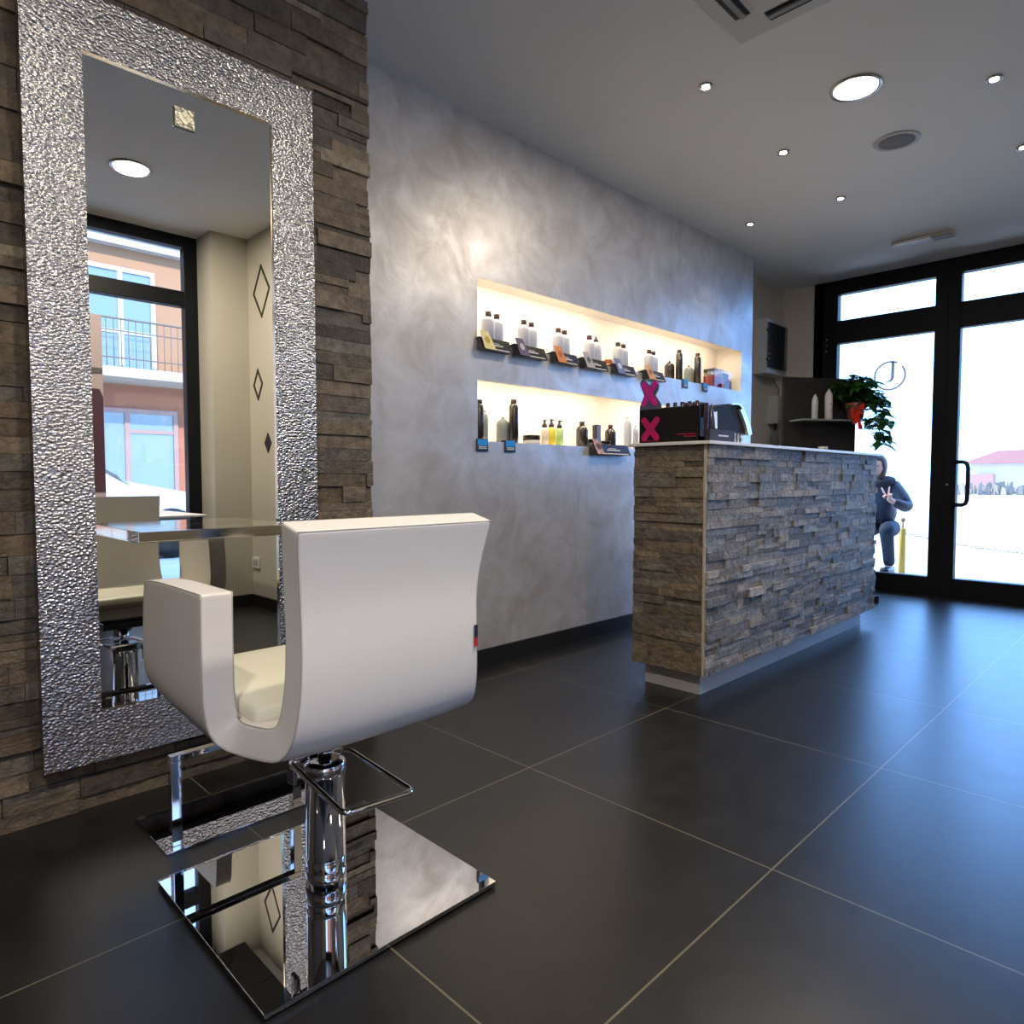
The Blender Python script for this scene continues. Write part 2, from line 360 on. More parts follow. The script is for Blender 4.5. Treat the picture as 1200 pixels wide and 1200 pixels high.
# mid-surface sheet
v_y=[-.262,-.17,0,.17,.262]
rows=[(.895,.475),(1.00,.464),(1.12,.454),(1.235,.448),(1.335,.450)]
me=bpy.data.meshes.new('shell_cage'); b=bmesh.new()
G={}
for u,(x,z) in enumerate(rows):
    for v,dy in enumerate(v_y):
        zz=z+(.008 if v in (0,4) else 0)
        xx=x-(.02 if (u==4 and v in(0,4)) else 0)
        G[u,v]=b.verts.new((xx,CY+dy*(.9 if u==4 and v in (0,4) else 1),zz))
for u in range(4):
    for v in range(4): b.faces.new((G[u,v],G[u+1,v],G[u+1,v+1],G[u,v+1]))
# backrest
brow=[(1.372,.462,.222),(1.388,.54,.211),(1.392,.63,.207),(1.388,.72,.207),(1.404,.81,.219),(1.419,.868,.226)]
prev=[G[4,v] for v in range(5)]
for x,z,hw in brow:
    cur=[b.verts.new((x,CY+t*hw,z)) for t in (-1,-.6,0,.6,1)]
    for v in range(4): b.faces.new((prev[v],cur[v],cur[v+1],prev[v+1]))
    prev=cur
backv=set(prev)
for s,v in ((-1,0),(1,4)):
    pr=[G[u,v] for u in range(4)]
    AX=[[.885,1.00,1.12,1.232],[.885,1.00,1.12,1.228],[.89,1.00,1.12,1.225],[.90,1.00,1.12,1.225]]
    for r,(dy,z) in enumerate([(.278,.515),(.277,.59),(.276,.68),(.275,.735)]):
        cur=[b.verts.new((AX[r][k],CY+s*dy,z-(.006 if (k in (0,) and r==3) else 0)+(0 if r else [.02,.0,-.008,-.012][k]))) for k in range(4)]
        for k in range(3): b.faces.new((pr[k],pr[k+1],cur[k+1],cur[k]))
        pr=cur
cl_=b.verts.layers.float.get('crease_vert') or b.verts.layers.float.new('crease_vert')
for v in b.verts:
    if len(v.link_faces)==1: v[cl_]=.62 if (v.co.x>1.1 or v.co.z>.7) else .2
    if len(v.link_faces)==1 and v.co.x<1.0: v[cl_]=.35
bmesh.ops.recalc_face_normals(b,faces=b.faces); b.to_mesh(me); b.free()
cage=bpy.data.objects.new('shell_cage',me); C.objects.link(cage)
m=cage.modifiers.new('s','SUBSURF'); m.levels=2; m.render_levels=2
m=cage.modifiers.new('t','SOLIDIFY'); m.thickness=.062; m.offset=0; m.use_even_offset=True
m=cage.modifiers.new('b','BEVEL'); m.width=.006; m.segments=3; m.use_clamp_overlap=False; m.limit_method='ANGLE'; m.angle_limit=math.radians(50)
bpy.context.view_layer.update()
ev=cage.evaluated_get(bpy.context.evaluated_depsgraph_get()); full=bpy.data.meshes.new_from_object(ev)
cage.modifiers['b'].show_viewport=False; bpy.context.view_layer.update()
ev=cage.evaluated_get(bpy.context.evaluated_depsgraph_get()); sharp=bpy.data.meshes.new_from_object(ev)
b=bmesh.new(); b.from_mesh(sharp); bs=bm_new()
ed=[e for e in b.edges if len(e.link_faces)==2 and e.calc_face_angle(0)>math.radians(50)]
adj={}
for e in ed:
    for v in e.verts: adj.setdefault(v,[]).append(e)
used=set()
for e0 in ed:
    if e0 in used: continue
    used.add(e0); chain_=[e0.verts[0],e0.verts[1]]
    while True:
        nx=[e for e in adj[chain_[-1]] if e not in used]
        if not nx: break
        e=nx[0]; used.add(e); chain_.append(e.other_vert(chain_[-1]))
    cl=chain_[0]==chain_[-1]
    if cl: chain_=chain_[:-1]
    if len(chain_)>3: tube(bs,[v.co-v.normal*.0024 for v in chain_],.0015,5,closed=cl)
b.free()
seam_bm=bs
bpy.data.objects.remove(cage)
vn=[Vector((0,0,0)) for v in full.vertices]
for p in full.polygons:
    for vi in p.vertices: vn[vi]+=p.normal*p.area
for v in vn: v.normalize()
def cls(c):
    if c.x>1.262 and c.z>.405: 
        return 'backrest'
    if abs(c.y-CY)>.238 and c.z>.465: return 'armrest_near' if c.y<CY else 'armrest_far'
    return 'seat'
groups={}
for p in full.polygons: groups.setdefault(cls(p.center),[]).append(p)
for key,ps in groups.items():
    idx={}; vs=[]; fs=[]
    for p in ps:
        f=[]
        for vi in p.vertices:
            if vi not in idx: idx[vi]=len(vs); vs.append(vi)
            f.append(idx[vi])
        fs.append(f)
    m2=bpy.data.meshes.new(key.split('_')[0]); m2.from_pydata([full.vertices[i].co for i in vs],[],fs); m2.materials.append(LEATHER)
    for p in m2.polygons: p.use_smooth=True
    m2.normals_split_custom_set_from_vertices([vn[i] for i in vs])
    o=bpy.data.objects.new(key.split('_')[0],m2); C.objects.link(o); o.parent=ch; o.matrix_parent_inverse=ch.matrix_world.inverted()
obj('piping',seam_bm,SEAM,ch)
# cushion
bm=bm_new(); box(bm,(.872,CY-.235,.478),(1.285,CY+.235,.53),bev=.026)
for v in bm.verts: v.co.z-=(v.co.x-.87)*.03
o=obj('seat_cushion',bm,CUSH,ch,smooth=True)
m=o.modifiers.new('s','SUBSURF'); m.levels=1; m.render_levels=2
# brand tag
bm=bm_new(); box(bm,(1.4235,CY+.1965,.585),(1.4265,CY+.2045,.605),0); box(bm,(1.4235,CY+.1965,.605),(1.4265,CY+.2045,.632),1)
tg=obj('brand_tag',bm,[mat('tag_red',(.5,.02,.03),.6),mat('tag_navy',(.02,.02,.05),.6)],ch)
# column
bm=bm_new()
lathe(bm,[(.046,.0145),(.046,.05),(.0445,.052),(.045,.054),(.045,.078),(.0442,.08),(.045,.082),(.045,.27),(.048,.272),(.048,.298),(.044,.302),(.030,.304)],c=(CX,CY,0),seg=48)
obj('pump_column',bm,CHROME,ch)
bm=bm_new(); lathe(bm,[(.016,.30),(.016,.36)],c=(CX,CY,0),seg=24); obj('piston',bm,CHROME,ch)
bm=bm_new(); lathe(bm,[(.024,.355),(.03,.375),(.03,.39)],c=(CX,CY,0),seg=24); box(bm,(CX-.12,CY-.10,.385),(CX+.12,CY+.10,.412),bev=.004); obj('mounting_plate',bm,BLACK,ch)
bm=bm_new(); box(bm,(.843,.296,.006),(1.405,.855,.0145),bev=.0012); bp=obj('base_plate',bm,mat('polished_chrome_plate',(.56,.57,.61),.012,1.),ch)
bm=bm_new()
for x in (.875,1.373):
    for y in (.328,.823): bm=bm_new(); lathe(bm,[(.012,0),(.012,.0058)],c=(x,y,0),seg=12); obj('glide_foot',bm,BLACK,bp)
# foot lever loop
def rounded(pts,r=.03,n=5):
    out=[Vector(pts[0])]
    for i in range(1,len(pts)-1):
        p=Vector(pts[i]); a=(Vector(pts[i-1])-p).normalized(); c=(Vector(pts[i+1])-p).normalized()
        A=p+a*r; B=p+c*r
        for k in range(n+1):
            t=k/n; out.append((1-t)**2*A+2*t*(1-t)*p+t*t*B)
    out.append(Vector(pts[-1])); return out
bm=bm_new()
lo=[(1.085,CY-.052,.300),(1.10,CY-.075,.312),(1.352,CY-.085,.285),(1.352,CY+.085,.275),(1.10,CY+.075,.300),(1.085,CY+.052,.290)]
tube(bm,rounded(lo,.02),.0062,10)
fl=obj('foot_lever',bm,CHROME,ch)
bm=bm_new(); box(bm,(1.07,CY-.062,.285),(1.10,CY+.062,.31),bev=.004); box(bm,(1.055,CY-.058,.245),(1.085,CY-.048,.305),bev=.002); box(bm,(1.055,CY+.048,.245),(1.085,CY+.058,.305),bev=.002)
obj('lever_bracket',bm,CHROME,ch)
# stitching seams along arm and back outer edges
def offset_curve(pts,r=.0013): 
    bm=bm_new(); tube(bm,pts,r,6); return bm

# ------------------------------------------------------------------ FOOTREST
fr=thing('footrest','chrome footrest with flat base plate in front of the mirror','footrest',(.61,.56,0))
bm=bm_new(); box(bm,(.478,.352,.0),(.733,.80,.009),bev=.001); obj('base_plate',bm,MATS['polished_chrome_plate'],fr)
for y in (.388,.716):
    bm=bm_new(); box(bm,(.685,y-.0125,.009),(.71,y+.0125,.228),bev=.0015); obj('post',bm,CHROME,fr)
bm=bm_new(); box(bm,(.685,.3755,.228),(.71,.7285,.243),bev=.0015); obj('foot_bar',bm,CHROME,fr)

# ------------------------------------------------------------------ RECEPTION DESK
dk=thing('reception_desk','reception desk clad in grey split stone with white top and plinth','desk',(.9,3.47,0))
stone_obj('body',[dict(O=(1.066,2.39,.107),U=(0,1,0),N=(1,0,0),W=2.165,Ht=.989,course=.036,seed=11,lens=(.05,.24),dep=(.008,.018),tint=(1.75,1.78,1.9)),  # front: cool daylight put into the stone colour as a paler, bluer tint
                  dict(O=(.712,2.39,.107),U=(1,0,0),N=(0,-1,0),W=.354,Ht=.989,course=.043,seed=5,lens=(.08,.28),dep=(.002,.009),tint=(1.15,1.03,.90)),  # near end: same stone, its dimmer warm light put into the tint
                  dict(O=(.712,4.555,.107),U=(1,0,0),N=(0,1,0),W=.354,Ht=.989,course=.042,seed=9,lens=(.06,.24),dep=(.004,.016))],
          [((.712,2.39,.107),(1.066,4.555,1.096))],parent=dk)
bm=bm_new(); box(bm,(.69,2.366,1.096),(1.102,4.585,1.110),bev=.0015); obj('desk_top',bm,WHITE,dk)
bm=bm_new(); box(bm,(.735,2.455,0),(1.02,4.493,.107)); obj('plinth',bm,mat('plinth_white',(.9,.9,.9),.4),dk)
bm=bm_new(); box(bm,(1.064,2.384,.107),(1.074,2.394,1.096)); obj('corner_trim',bm,mat('trim_beige',(.55,.50,.42),.4),dk)

# ------------------------------------------------------------------ PRODUCTS
def bottle_bm(kind):
    bm=bm_new()
    if kind=='flat':   # wide shouldered bottle
        lathe(bm,[(.032,0),(.0385,.004),(.0385,.125),(.035,.138),(.022,.147),(.014,.151),(.013,.156)],seg=28,sy=1.,sx=.8)
    elif kind=='tall': lathe(bm,[(.020,0),(.024,.003),(.024,.185),(.020,.192),(.017,.196)],seg=24)
    elif kind=='broad': lathe(bm,[(.03,0),(.036,.004),(.036,.10),(.032,.115),(.020,.125),(.014,.13)],seg=24)
    elif kind=='pump': lathe(bm,[(.018,0),(.022,.003),(.022,.082),(.018,.09),(.011,.094)],seg=24)
    elif kind=='slim': lathe(bm,[(.020,0),(.024,.004),(.024,.15),(.018,.175),(.008,.19)],seg=24)
    return bm
def cap_bm(kind,z):
    bm=bm_new()
    if kind=='round': lathe(bm,[(.0145,z),(.0155,z+.002),(.0155,z+.022),(.0145,z+.024)],seg=20)
    if kind=='nozzle': lathe(bm,[(.0155,z),(.0155,z+.008),(.009,z+.018),(.004,z+.032),(.003,z+.034)],seg=20)
    if kind=='tallcap': lathe(bm,[(.018,z),(.018,z+.03),(.0165,z+.032)],seg=20)
    if kind=='pumpcap':
        lathe(bm,[(.012,z),(.014,z+.003),(.014,z+.014),(.006,z+.022),(.006,z+.036),(.009,z+.037),(.009,z+.041)],seg=16); box(bm,(-.002,-.004,z+.035),(.004,.018,z+.040))
    if kind=='tiny': lathe(bm,[(.0075,z),(.0075,z+.014)],seg=16)
    return bm
CACHE={}
def bottle(name,label,x,y,z,kind,bmat,cap,cmat,ztop,group=None,scale=1.,mark=True,lab=None):
    """ztop: z of shoulder where the cap begins in bottle's local frame"""
    t=thing(name,label,'bottle',(x,y,z),group)
    o=obj('body',bottle_bm(kind),bmat,None); o.parent=t
    c=obj('cap',cap_bm(cap,ztop),cmat,None); c.parent=t
    if mark:
        r={'flat':.0312,'tall':.0243,'broad':.0363,'pump':.0223,'slim':.0243}[kind]; ry=r if kind!='flat' else .0389
        bm=bm_new(); n=6
        zz={'flat':(.035,.095),'tall':(.06,.14),'broad':(.03,.08),'pump':(.025,.06),'slim':(.05,.11)}[kind]
        for (za,zb,aw) in ((zz[0],zz[0]+.003,.45),(zz[0]+.010,zz[0]+.012,.35),(zz[0]+.018,zz[0]+.0195,.4),(zz[1]-.016,zz[1],.13)):
            for i in range(n):
                a0=-aw+2*aw*i/n; a1=-aw+2*aw*(i+1)/n
                quad(bm,[(r*math.cos(a0)+.0004,ry*math.sin(a0),za),(r*math.cos(a1)+.0004,ry*math.sin(a1),za),(r*math.cos(a1)+.0004,ry*math.sin(a1),zb),(r*math.cos(a0)+.0004,ry*math.sin(a0),zb)])
        l=obj('lettering',bm,lab or mat('label_ink',(.22,.26,.34),.5),None); l.parent=t
        l.rotation_euler.z=math.radians(-35)
    t.scale=(scale,)*3
    return t
ZU,ZL=1.632,1.139
def tray(y0,y1,z,label,accent,band,group='card trays along the upper recess',face=None):
    t=thing('card_tray',label,'display tray',(0,(y0+y1)/2,z),group)
    bm=bm_new()
    # wedge that sits on the ledge and leans out over its edge
    prism(bm,[(-.035,z+.001),(.008,z+.001),(.008,z-.046),(.048,z-.046),(.020,z+.018),(-.035,z+.010)],1,y0,y1)
    obj('stand',bm,mat('tray_dark',(.025,.022,.03),.3),t)
    def onface(ya,yb,s0,s1,off=.0012):
        A=Vector((.048,0,z-.046)); B=Vector((.020,0,z+.018)); d=B-A; nrm=Vector((d.z,0,-d.x)).normalized()*off
        p=A+d*s0+nrm; q=A+d*s1+nrm
        return [(p.x,ya,p.z),(p.x,yb,p.z),(q.x,yb,q.z),(q.x,ya,q.z)]
    w=y1-y0
    bm=bm_new(); quad(bm,onface(y0+.01,y1-.008,.30,.95)); obj('banner',bm,band,t)
    bm=bm_new(); quad(bm,onface(y0+.36*w,y0+.72*w,.40,.50,.002)); quad(bm,onface(y0+.42*w,y0+.62*w,.58,.63,.002)); quad(bm,onface(y0+.03,y1-.02,.06,.14,.002)); obj('lettering',bm,mat('print_pale',(.6,.6,.62),.5),t)
    # leaning picture card at the near end
    bm=bm_new()
    A=Vector((.050,0,z-.044)); d=Vector((-.034,0,.092)); 
    c=[A,A+Vector((0,.075,0)),A+Vector((0,.05,0))+d,A+Vector((0,-.005,0))+d]
    pts=[Vector((p.x,p.y+y0+.012,p.z)) for p in c]; nn=Vector((.004,0,.0015))
    F=[bm.verts.new(p+nn) for p in pts]; B=[bm.verts.new(p+nn*.4) for p in pts]; bm.faces.new(F); bm.faces.new(B[::-1])
    for i in range(4): bm.faces.new((F[i],B[i],B[(i+1)%4],F[(i+1)%4]))
    cd=obj('picture_card',bm,accent,t)
    bm=bm_new(); cpt=sum(pts,Vector())/4+nn*1.3; e1=Vector((0,1,0)); e2=d.normalized()
    bm.faces.new([bm.verts.new(cpt+e1*.017*math.cos(2*PI*k/14)+e2*.020*math.sin(2*PI*k/14)) for k in range(14)])
    obj('card_motif',bm,face or mat('motif',(.35,.22,.10),.5),cd)
    return t
cols=[('yellow',mat('card_yellow',(.75,.65,.30),.5),mat('motif_gold',(.55,.36,.03),.5),mat('band_black',(.02,.02,.02),.3)),
      ('purple',mat('card_purple',(.10,.06,.16),.5),mat('motif_lilac',(.45,.40,.48),.5),mat('band_black',(.02,.02,.02),.3)),
      ('orange',mat('card_orange',(.55,.20,.06),.5),mat('motif_rust',(.35,.10,.03),.5),mat('band_navy',(.02,.03,.08),.3)),
      ('grey',mat('card_grey',(.35,.36,.38),.5),mat('motif_grey',(.08,.09,.10),.5),mat('band_black',(.02,.02,.02),.3)),
      ('silver blue',mat('card_blue',(.12,.18,.38),.5),mat('motif_pale',(.55,.60,.70),.5),mat('band_navy',(.02,.03,.08),.3)),
      ('tan',mat('card_tan',(.60,.33,.16),.5),mat('motif_brown',(.25,.12,.06),.5),mat('band_navy',(.02,.03,.08),.3))]
TY=[(2.055,2.262),(2.30,2.53),(2.60,2.80),(2.85,3.07),(3.15,3.36),(3.48,3.69)]
ordn=['first','second','third','fourth','fifth','sixth']
for i,((cn,cm,mm,bnd),(a,b_)) in enumerate(zip(cols,TY)):
    tray(a,b_,ZU,f'dark card tray with {cn} picture card on the upper recess ledge',cm,bnd,face=mm)
pairs=[(2.207,2.278),(2.469,2.541),(2.753,2.82),(3.036,3.116),(3.325,3.398),(3.673,3.741)]
for i,(pa,(cn,*_)) in enumerate(zip(pairs,cols)):
    for k,y in enumerate(pa):
        noz=(i==3 and k==1)
        lb=(f'white spray-nozzle bottle beside a capped one behind the {cn} card tray' if noz else
            f'white bottle with {"round dark brown" if i!=3 else "flat brown"} cap behind {cn} card tray, '+('its pair\'s nearer one' if k==0 else 'its pair\'s farther one'))
        bottle('shampoo_bottle',lb,-.075-.012*k,y,ZU+.0005,'flat',BOTW,'nozzle' if noz else 'round',BROWN,.154,'white bottle pairs in the upper recess')
def tentcard(y,z,label,w=.055):
    t=thing('shelf_card',label,'shelf card',(.0,y,z),'blue shelf cards')
    bm=bm_new(); box(bm,(-.025,y-w/2,z+.0005),(.006,y+w/2,z+.010)); box(bm,(.002,y-w/2,z-.052),(.008,y+w/2,z+.010)); obj('holder',bm,mat('card_dark',(.02,.03,.06),.4),t)
    bm=bm_new(); quad(bm,[(.0088,y-w/2+.003,z-.022),(.0088,y+w/2-.003,z-.022),(.0088,y+w/2-.003,z+.009),(.0088,y-w/2+.003,z+.009)]); obj('blue_panel',bm,mat('card_cyan',(.03,.30,.75),.4),t)
    bm=bm_new()
    for q in (-.031,-.039): quad(bm,[(.0088,y-w/2+.010,z+q),(.0088,y+w/2-.010,z+q),(.0088,y+w/2-.010,z+q+.005),(.0088,y-w/2+.010,z+q+.005)])
    obj('lettering',bm,MATS['print_pale'],t)
for y,z,l in [(4.00,ZU,'blue shelf card below the dark bottles nearer the sixth bottle pair'),(4.27,ZU,'blue shelf card below the tall dark bottle beside a grey one'),
              (2.09,ZL,'blue shelf card at the near end of the lower recess'),(2.285,ZL,'blue shelf card below tall dark bottle with grey-green partner')]:
    tentcard(y,z,l,.075 if z==ZL else .065)
# dark bottles upper
bottle('hair_product_bottle','tall dark brown bottle before a black shouldered bottle, upper recess',-.045,4.00,ZU,'tall',DARKB,'round',BROWN,.195,'dark bottles in the upper recess',mark=False)
bottle('hair_product_bottle','black shouldered bottle behind tall dark bottle, upper recess',-.095,3.955,ZU,'broad',DARKB,'tiny',BLACK,.128,'dark bottles in the upper recess',mark=False)
bottle('hair_product_bottle','tall black bottle beside a grey shouldered bottle, upper recess',-.045,4.25,ZU,'tall',DARKB,'round',BROWN,.195,'dark bottles in the upper recess',scale=1.04,mark=False)
bottle('hair_product_bottle','grey shouldered bottle partly behind tall black bottle, upper recess',-.095,4.215,ZU,'broad',GREYB,'tiny',BLACK,.128,'dark bottles in the upper recess',mark=False)
def jar(label,x,y,z,r,h,bmat,lmat,lh=.4,group=None):
    t=thing('cosmetic_jar',label,'jar',(x,y,z),group)
    bm=bm_new(); lathe(bm,[(r*.94,0),(r,.003),(r,h*(1-lh)-.001)],seg=28); o=obj('body',bm,bmat,None); o.parent=t
    bm=bm_new(); lathe(bm,[(r*1.02,h*(1-lh)),(r*1.02,h-.002),(r*.97,h)],seg=28); o=obj('lid',bm,lmat,None); o.parent=t
    return t
jar('small orange-brown jar between two white bottle pairs on the upper ledge',-.075,3.225,ZU,.025,.058,mat('amber_jar',(.55,.22,.09),.35),mat('amber_lid',(.45,.16,.06),.4))
# transparent gift box with red items
t=thing('gift_box','clear box of red and pink products at far end of upper recess','box',(-.08,4.61,ZU))
bm=bm_new(); box(bm,(-.12,4.47,ZU),(-.03,4.75,ZU+.145)); obj('clear_case',bm,glass_mat('case_film',(.93,.9,.9)),t)
bm=bm_new(); box(bm,(-.11,4.48,ZU+.002),(-.05,4.62,ZU+.095),bev=.004); obj('red_carton',bm,mat('carton_red',(.60,.08,.11),.45),t)
bm=bm_new(); box(bm,(-.105,4.64,ZU+.002),(-.05,4.73,ZU+.13),bev=.004); obj('grey_carton',bm,mat('carton_grey',(.25,.28,.28),.45),t)
bm=bm_new(); box(bm,(-.048,4.62,ZU+.002),(-.035,4.74,ZU+.075),bev=.003); obj('pink_carton',bm,mat('carton_pink',(.72,.45,.45),.45,col2=(.65,.15,.15),vscale=30),t)
# lower recess
bottle('hair_product_bottle','tall black bottle cut by the near edge of the lower recess',-.05,2.12,ZL,'tall',DARKB,'round',BLACK,.195,'dark bottles in the lower recess',mark=False,scale=.97)
bottle('hair_product_bottle','slim grey bottle behind tall black bottle, near end of lower recess',-.10,2.20,ZL,'slim',GREYB,'tiny',BLACK,.185,'dark bottles in the lower recess',mark=False,scale=.84)
bottle('hair_product_bottle','tall dark brown bottle with ribbed cap in front of grey-green one',-.045,2.362,ZL,'tall',DARKB,'round',BROWN,.195,'dark bottles in the lower recess',mark=False,scale=1.06)
bottle('hair_product_bottle','grey-green shouldered bottle behind tall dark brown bottle, lower recess',-.10,2.335,ZL,'broad',GREYB,'tiny',GREYB,.128,'dark bottles in the lower recess',mark=False)
bm=bm_new(); box(bm,(-.13,2.25,ZL),(-.035,2.385,ZL+.0005)); bm.free()
jar('low clear jar with wide black lid on the lower recess ledge',-.06,2.515,ZL,.048,.05,mat('jar_clear',(.70,.72,.74),.15,trans=.5),BLACK,.52)
bottle('pump_bottle','clear pump bottle with cream liquid beside the yellow one',-.06,2.622,ZL,'pump',mat('liquid_cream',(.80,.74,.58),.12,coat=.5),'pumpcap',BROWN,.094,'small pump bottles in the lower recess',mark=False,scale=1.05)
bottle('pump_bottle','small pump bottle of yellow liquid',-.06,2.680,ZL,'pump',mat('liquid_yellow',(.80,.66,.06),.12,coat=.5),'pumpcap',BROWN,.094,'small pump bottles in the lower recess',mark=False,scale=1.1)
bottle('pump_bottle','small pump bottle of green liquid',-.06,2.748,ZL,'pump',mat('liquid_green',(.45,.66,.28),.12,coat=.5),'pumpcap',BLACK,.094,'small pump bottles in the lower recess',mark=False,scale=1.08)
bottle('hair_product_bottle','squat black bottle at the near side of the black jars',-.07,2.965,ZL,'broad',DARKB,'round',BROWN,.128,'black products in the lower recess',mark=False)
bottle('hair_product_bottle','squat black bottle behind the long dark card tray',-.07,3.245,ZL,'broad',DARKB,'round',BROWN,.128,'black products in the lower recess',mark=False,scale=.98)
jar('low black jar beside the squat black bottle nearer the room',-.05,3.035,ZL,.026,.05,DARKB,BLACK,.4)
jar('low black jar before the upright black tube',-.045,3.165,ZL,.03,.045,DARKB,BLACK,.4)
t=thing('hair_product_tube','upright black tube with grey face between two black bottles','tube',(-.06,3.095,ZL))
bm=bm_new(); box(bm,(-.075,3.068,ZL),(-.045,3.118,ZL+.14),bev=.006); obj('body',bm,DARKB,t)
bm=bm_new(); quad(bm,[(-.0443,3.080,ZL+.06),(-.0443,3.112,ZL+.06),(-.0443,3.112,ZL+.13),(-.0443,3.080,ZL+.13)]); obj('grey_print',bm,mat('tube_print',(.18,.19,.24),.4),t)
tray(2.945,3.30,ZL,'long dark blue card tray with a woman\'s portrait card on lower ledge',mat('card_portrait',(.55,.38,.32),.5,col2=(.07,.03,.05),vscale=25),mat('band_navy'),group=None,face=mat('motif_hair',(.10,.04,.05),.5))
for y,sc,lb in [(3.43,1.03,'tall white slim bottle nearest the stone desk corner in the lower recess'),(3.52,.80,'short white slim bottle between two taller ones in lower recess'),(3.645,1.05,'white slim bottle just behind the black counter display box')]:
    bottle('conditioner_bottle',lb,-.07,y,ZL,'slim',BOTW,'tiny',GREYP,.188,'white slim bottles in the lower recess',scale=sc,mark=False)
# LED strips in the recesses (real lamps)
for z0_ in (1.943,1.442):
    for a,b_ in ((2.10,3.27),(3.43,4.70)):
        z=z0_; t=thing('light_strip',('upper' if z>1.6 else 'lower')+' recess light strip over the '+('near' if a<3 else 'far')+' half','light strip',(-.03,(a+b_)/2,z-.008),'recess light strips')
        bm=bm_new(); z+=.034; box(bm,(-.040,a,z-.010),(-.016,b_,z)); obj('housing',bm,WHITE,t)
        bm=bm_new(); box(bm,(-.037,a+.005,z-.012),(-.019,b_-.005,z-.0102)); obj('diffuser',bm,mat('led_warm',(1,.85,.6),.5,emis=(1,.78,.50),estr=6.),t)
        L=bpy.data.lights.new('recess_lamp','AREA'); L.shape='RECTANGLE'; L.size=.02; L.size_y=b_-a; L.energy=3.6; L.color=(1,.83,.62)
        lo_=bpy.data.objects.new('recess_lamp',L); C.objects.link(lo_); lo_.location=(-.028,(a+b_)/2,z-.016); lo_.rotation_euler=(0,math.radians(20),0); lo_.parent=None

# ------------------------------------------------------------------ ITEMS ON THE DESK
ZD=1.1105
def xlogo(bm,cx,cz,w,h,y,mi=0,th=.028,t=.002):
    for s in (1,-1):
        a=math.atan2(h,w*s)
        L=math.hypot(w,h)/2
        M_=Matrix.Translation((cx,y-(.0015 if s<0 else 0),cz))@Matrix.Rotation(-a,4,'Y')
        pts=[]
        r=th/2
        for k in range(7): an=-PI/2+PI*k/6; pts.append((L-r+r*math.cos(an),r*math.sin(an)))
        for k in range(7): an=PI/2+PI*k/6; pts.append((-L+r+r*math.cos(an),r*math.sin(an)))
        A=[bm.verts.new(M_@Vector((p[0],-t,p[1]))) for p in pts]; B=[bm.verts.new(M_@Vector((p[0],0,p[1]))) for p in pts]
        bm.faces.new(A).material_index=mi; bm.faces.new(B[::-1]).material_index=mi
        for i in range(len(pts)): bm.faces.new((A[i],B[i],B[(i+1)%len(pts)],A[(i+1)%len(pts)])).material_index=mi
dp=thing('counter_display','black counter display box with crossed pink strokes and cut-out topper','display box',(.89,2.42,ZD))
bm=bm_new(); y0=2.390
box(bm,(.735,y0,ZD),(1.037,y0+.006,ZD+.150)); box(bm,(.735,y0,ZD),(1.037,y0+.045,ZD+.02)); box(bm,(.735,y0,ZD),(.741,y0+.045,ZD+.150)); box(bm,(1.031,y0,ZD),(1.037,y0+.045,ZD+.10)); box(bm,(.735,y0+.041,ZD),(1.037,y0+.045,ZD+.158))
obj('tray_box',bm,mat('matt_black',(.012,.011,.012),.55,spec=.25),dp)
bm=bm_new(); xlogo(bm,.795,ZD+.062,.085,.10,y0-.001,th=.030); obj('crossed_strokes',bm,mat('magenta_print',(.62,.015,.16),.4),dp)
bm=bm_new(); box(bm,(.93,y0-.0015,ZD+.030),(1.02,y0,ZD+.035)); box(bm,(.965,y0-.0015,ZD+.020),(1.025,y0,ZD+.025)); box(bm,(.745,y0-.0015,ZD+.008),(.84,y0,ZD+.011)); obj('lettering',bm,mat('red_print',(.35,.02,.06),.4),dp)
# die-cut topper
bm=bm_new(); tp=[(.733,.135),(.733,.165),(.757,.215),(.735,.262),(.733,.275),(.745,.288),(.757,.284),(.785,.258),(.800,.272),(.822,.272),(.833,.255),(.830,.235),(.815,.212),(.845,.170),(.850,.135)]
prism(bm,[(x,ZD+z) for x,z in tp],1,y0+.004,y0+.008); tc_=obj('topper_card',bm,mat('topper_grey',(.10,.12,.20),.4),dp)
bm=bm_new(); xlogo(bm,.785,ZD+.220,.075,.105,y0+.003,th=.028); obj('crossed_strokes',bm,mat('pink_print',(.72,.03,.36),.4),tc_)
for i in range(5):
    x=.868+.036*i; yy=y0+.0245
    bm=bm_new(); lathe(bm,[(.014,0),(.015,.02),(.013,.115),(.009,.125),(.009,.150),(.007,.152)],seg=18)
    o=obj('hair_dye_tube',bm,mat('tube_aubergine',(.035,.012,.02),.25,coat=.4)); o.location=(x,yy,ZD+.022)
    tag(o,['dark tube in the black counter display, next to the cut-out topper','second dark tube from the topper in the black counter display','middle dark tube in the black counter display','fourth dark tube from the topper in the counter display','dark tube at the room end of the black counter display'][i],'tube','dark tubes in the counter display')
for i,(x,y,hh,lb) in enumerate([(.985,2.475,.168,'tall violet-black folded leaflet behind the counter display'),(.92,2.495,.172,'dark folded leaflet further back behind the counter display')]):
    bm=bm_new(); prism(bm,[(x-.05,ZD),(x+.045,ZD),(x+.045,ZD+hh),(x-.03,ZD+hh+.01)],1,y,y+.005)
    o=obj('folded_leaflet',bm,mat('leaflet_violet',(.06,.03,.08),.3,col2=(.16,.10,.14),vscale=18)); tag(o,lb,'leaflet')
bm=bm_new(); lathe(bm,[(.019,0),(.023,.006),(.021,.06),(.014,.12),(.005,.165),(.001,.172)],seg=24)
o=obj('cone_bottle',bm,mat('cone_graphite',(.05,.05,.07),.15,coat=.6)); o.location=(1.012,2.535,ZD+.056); o.scale=(.80,.80,.66); tag(o,'pointed graphite cone bottle standing on the grey box','bottle')
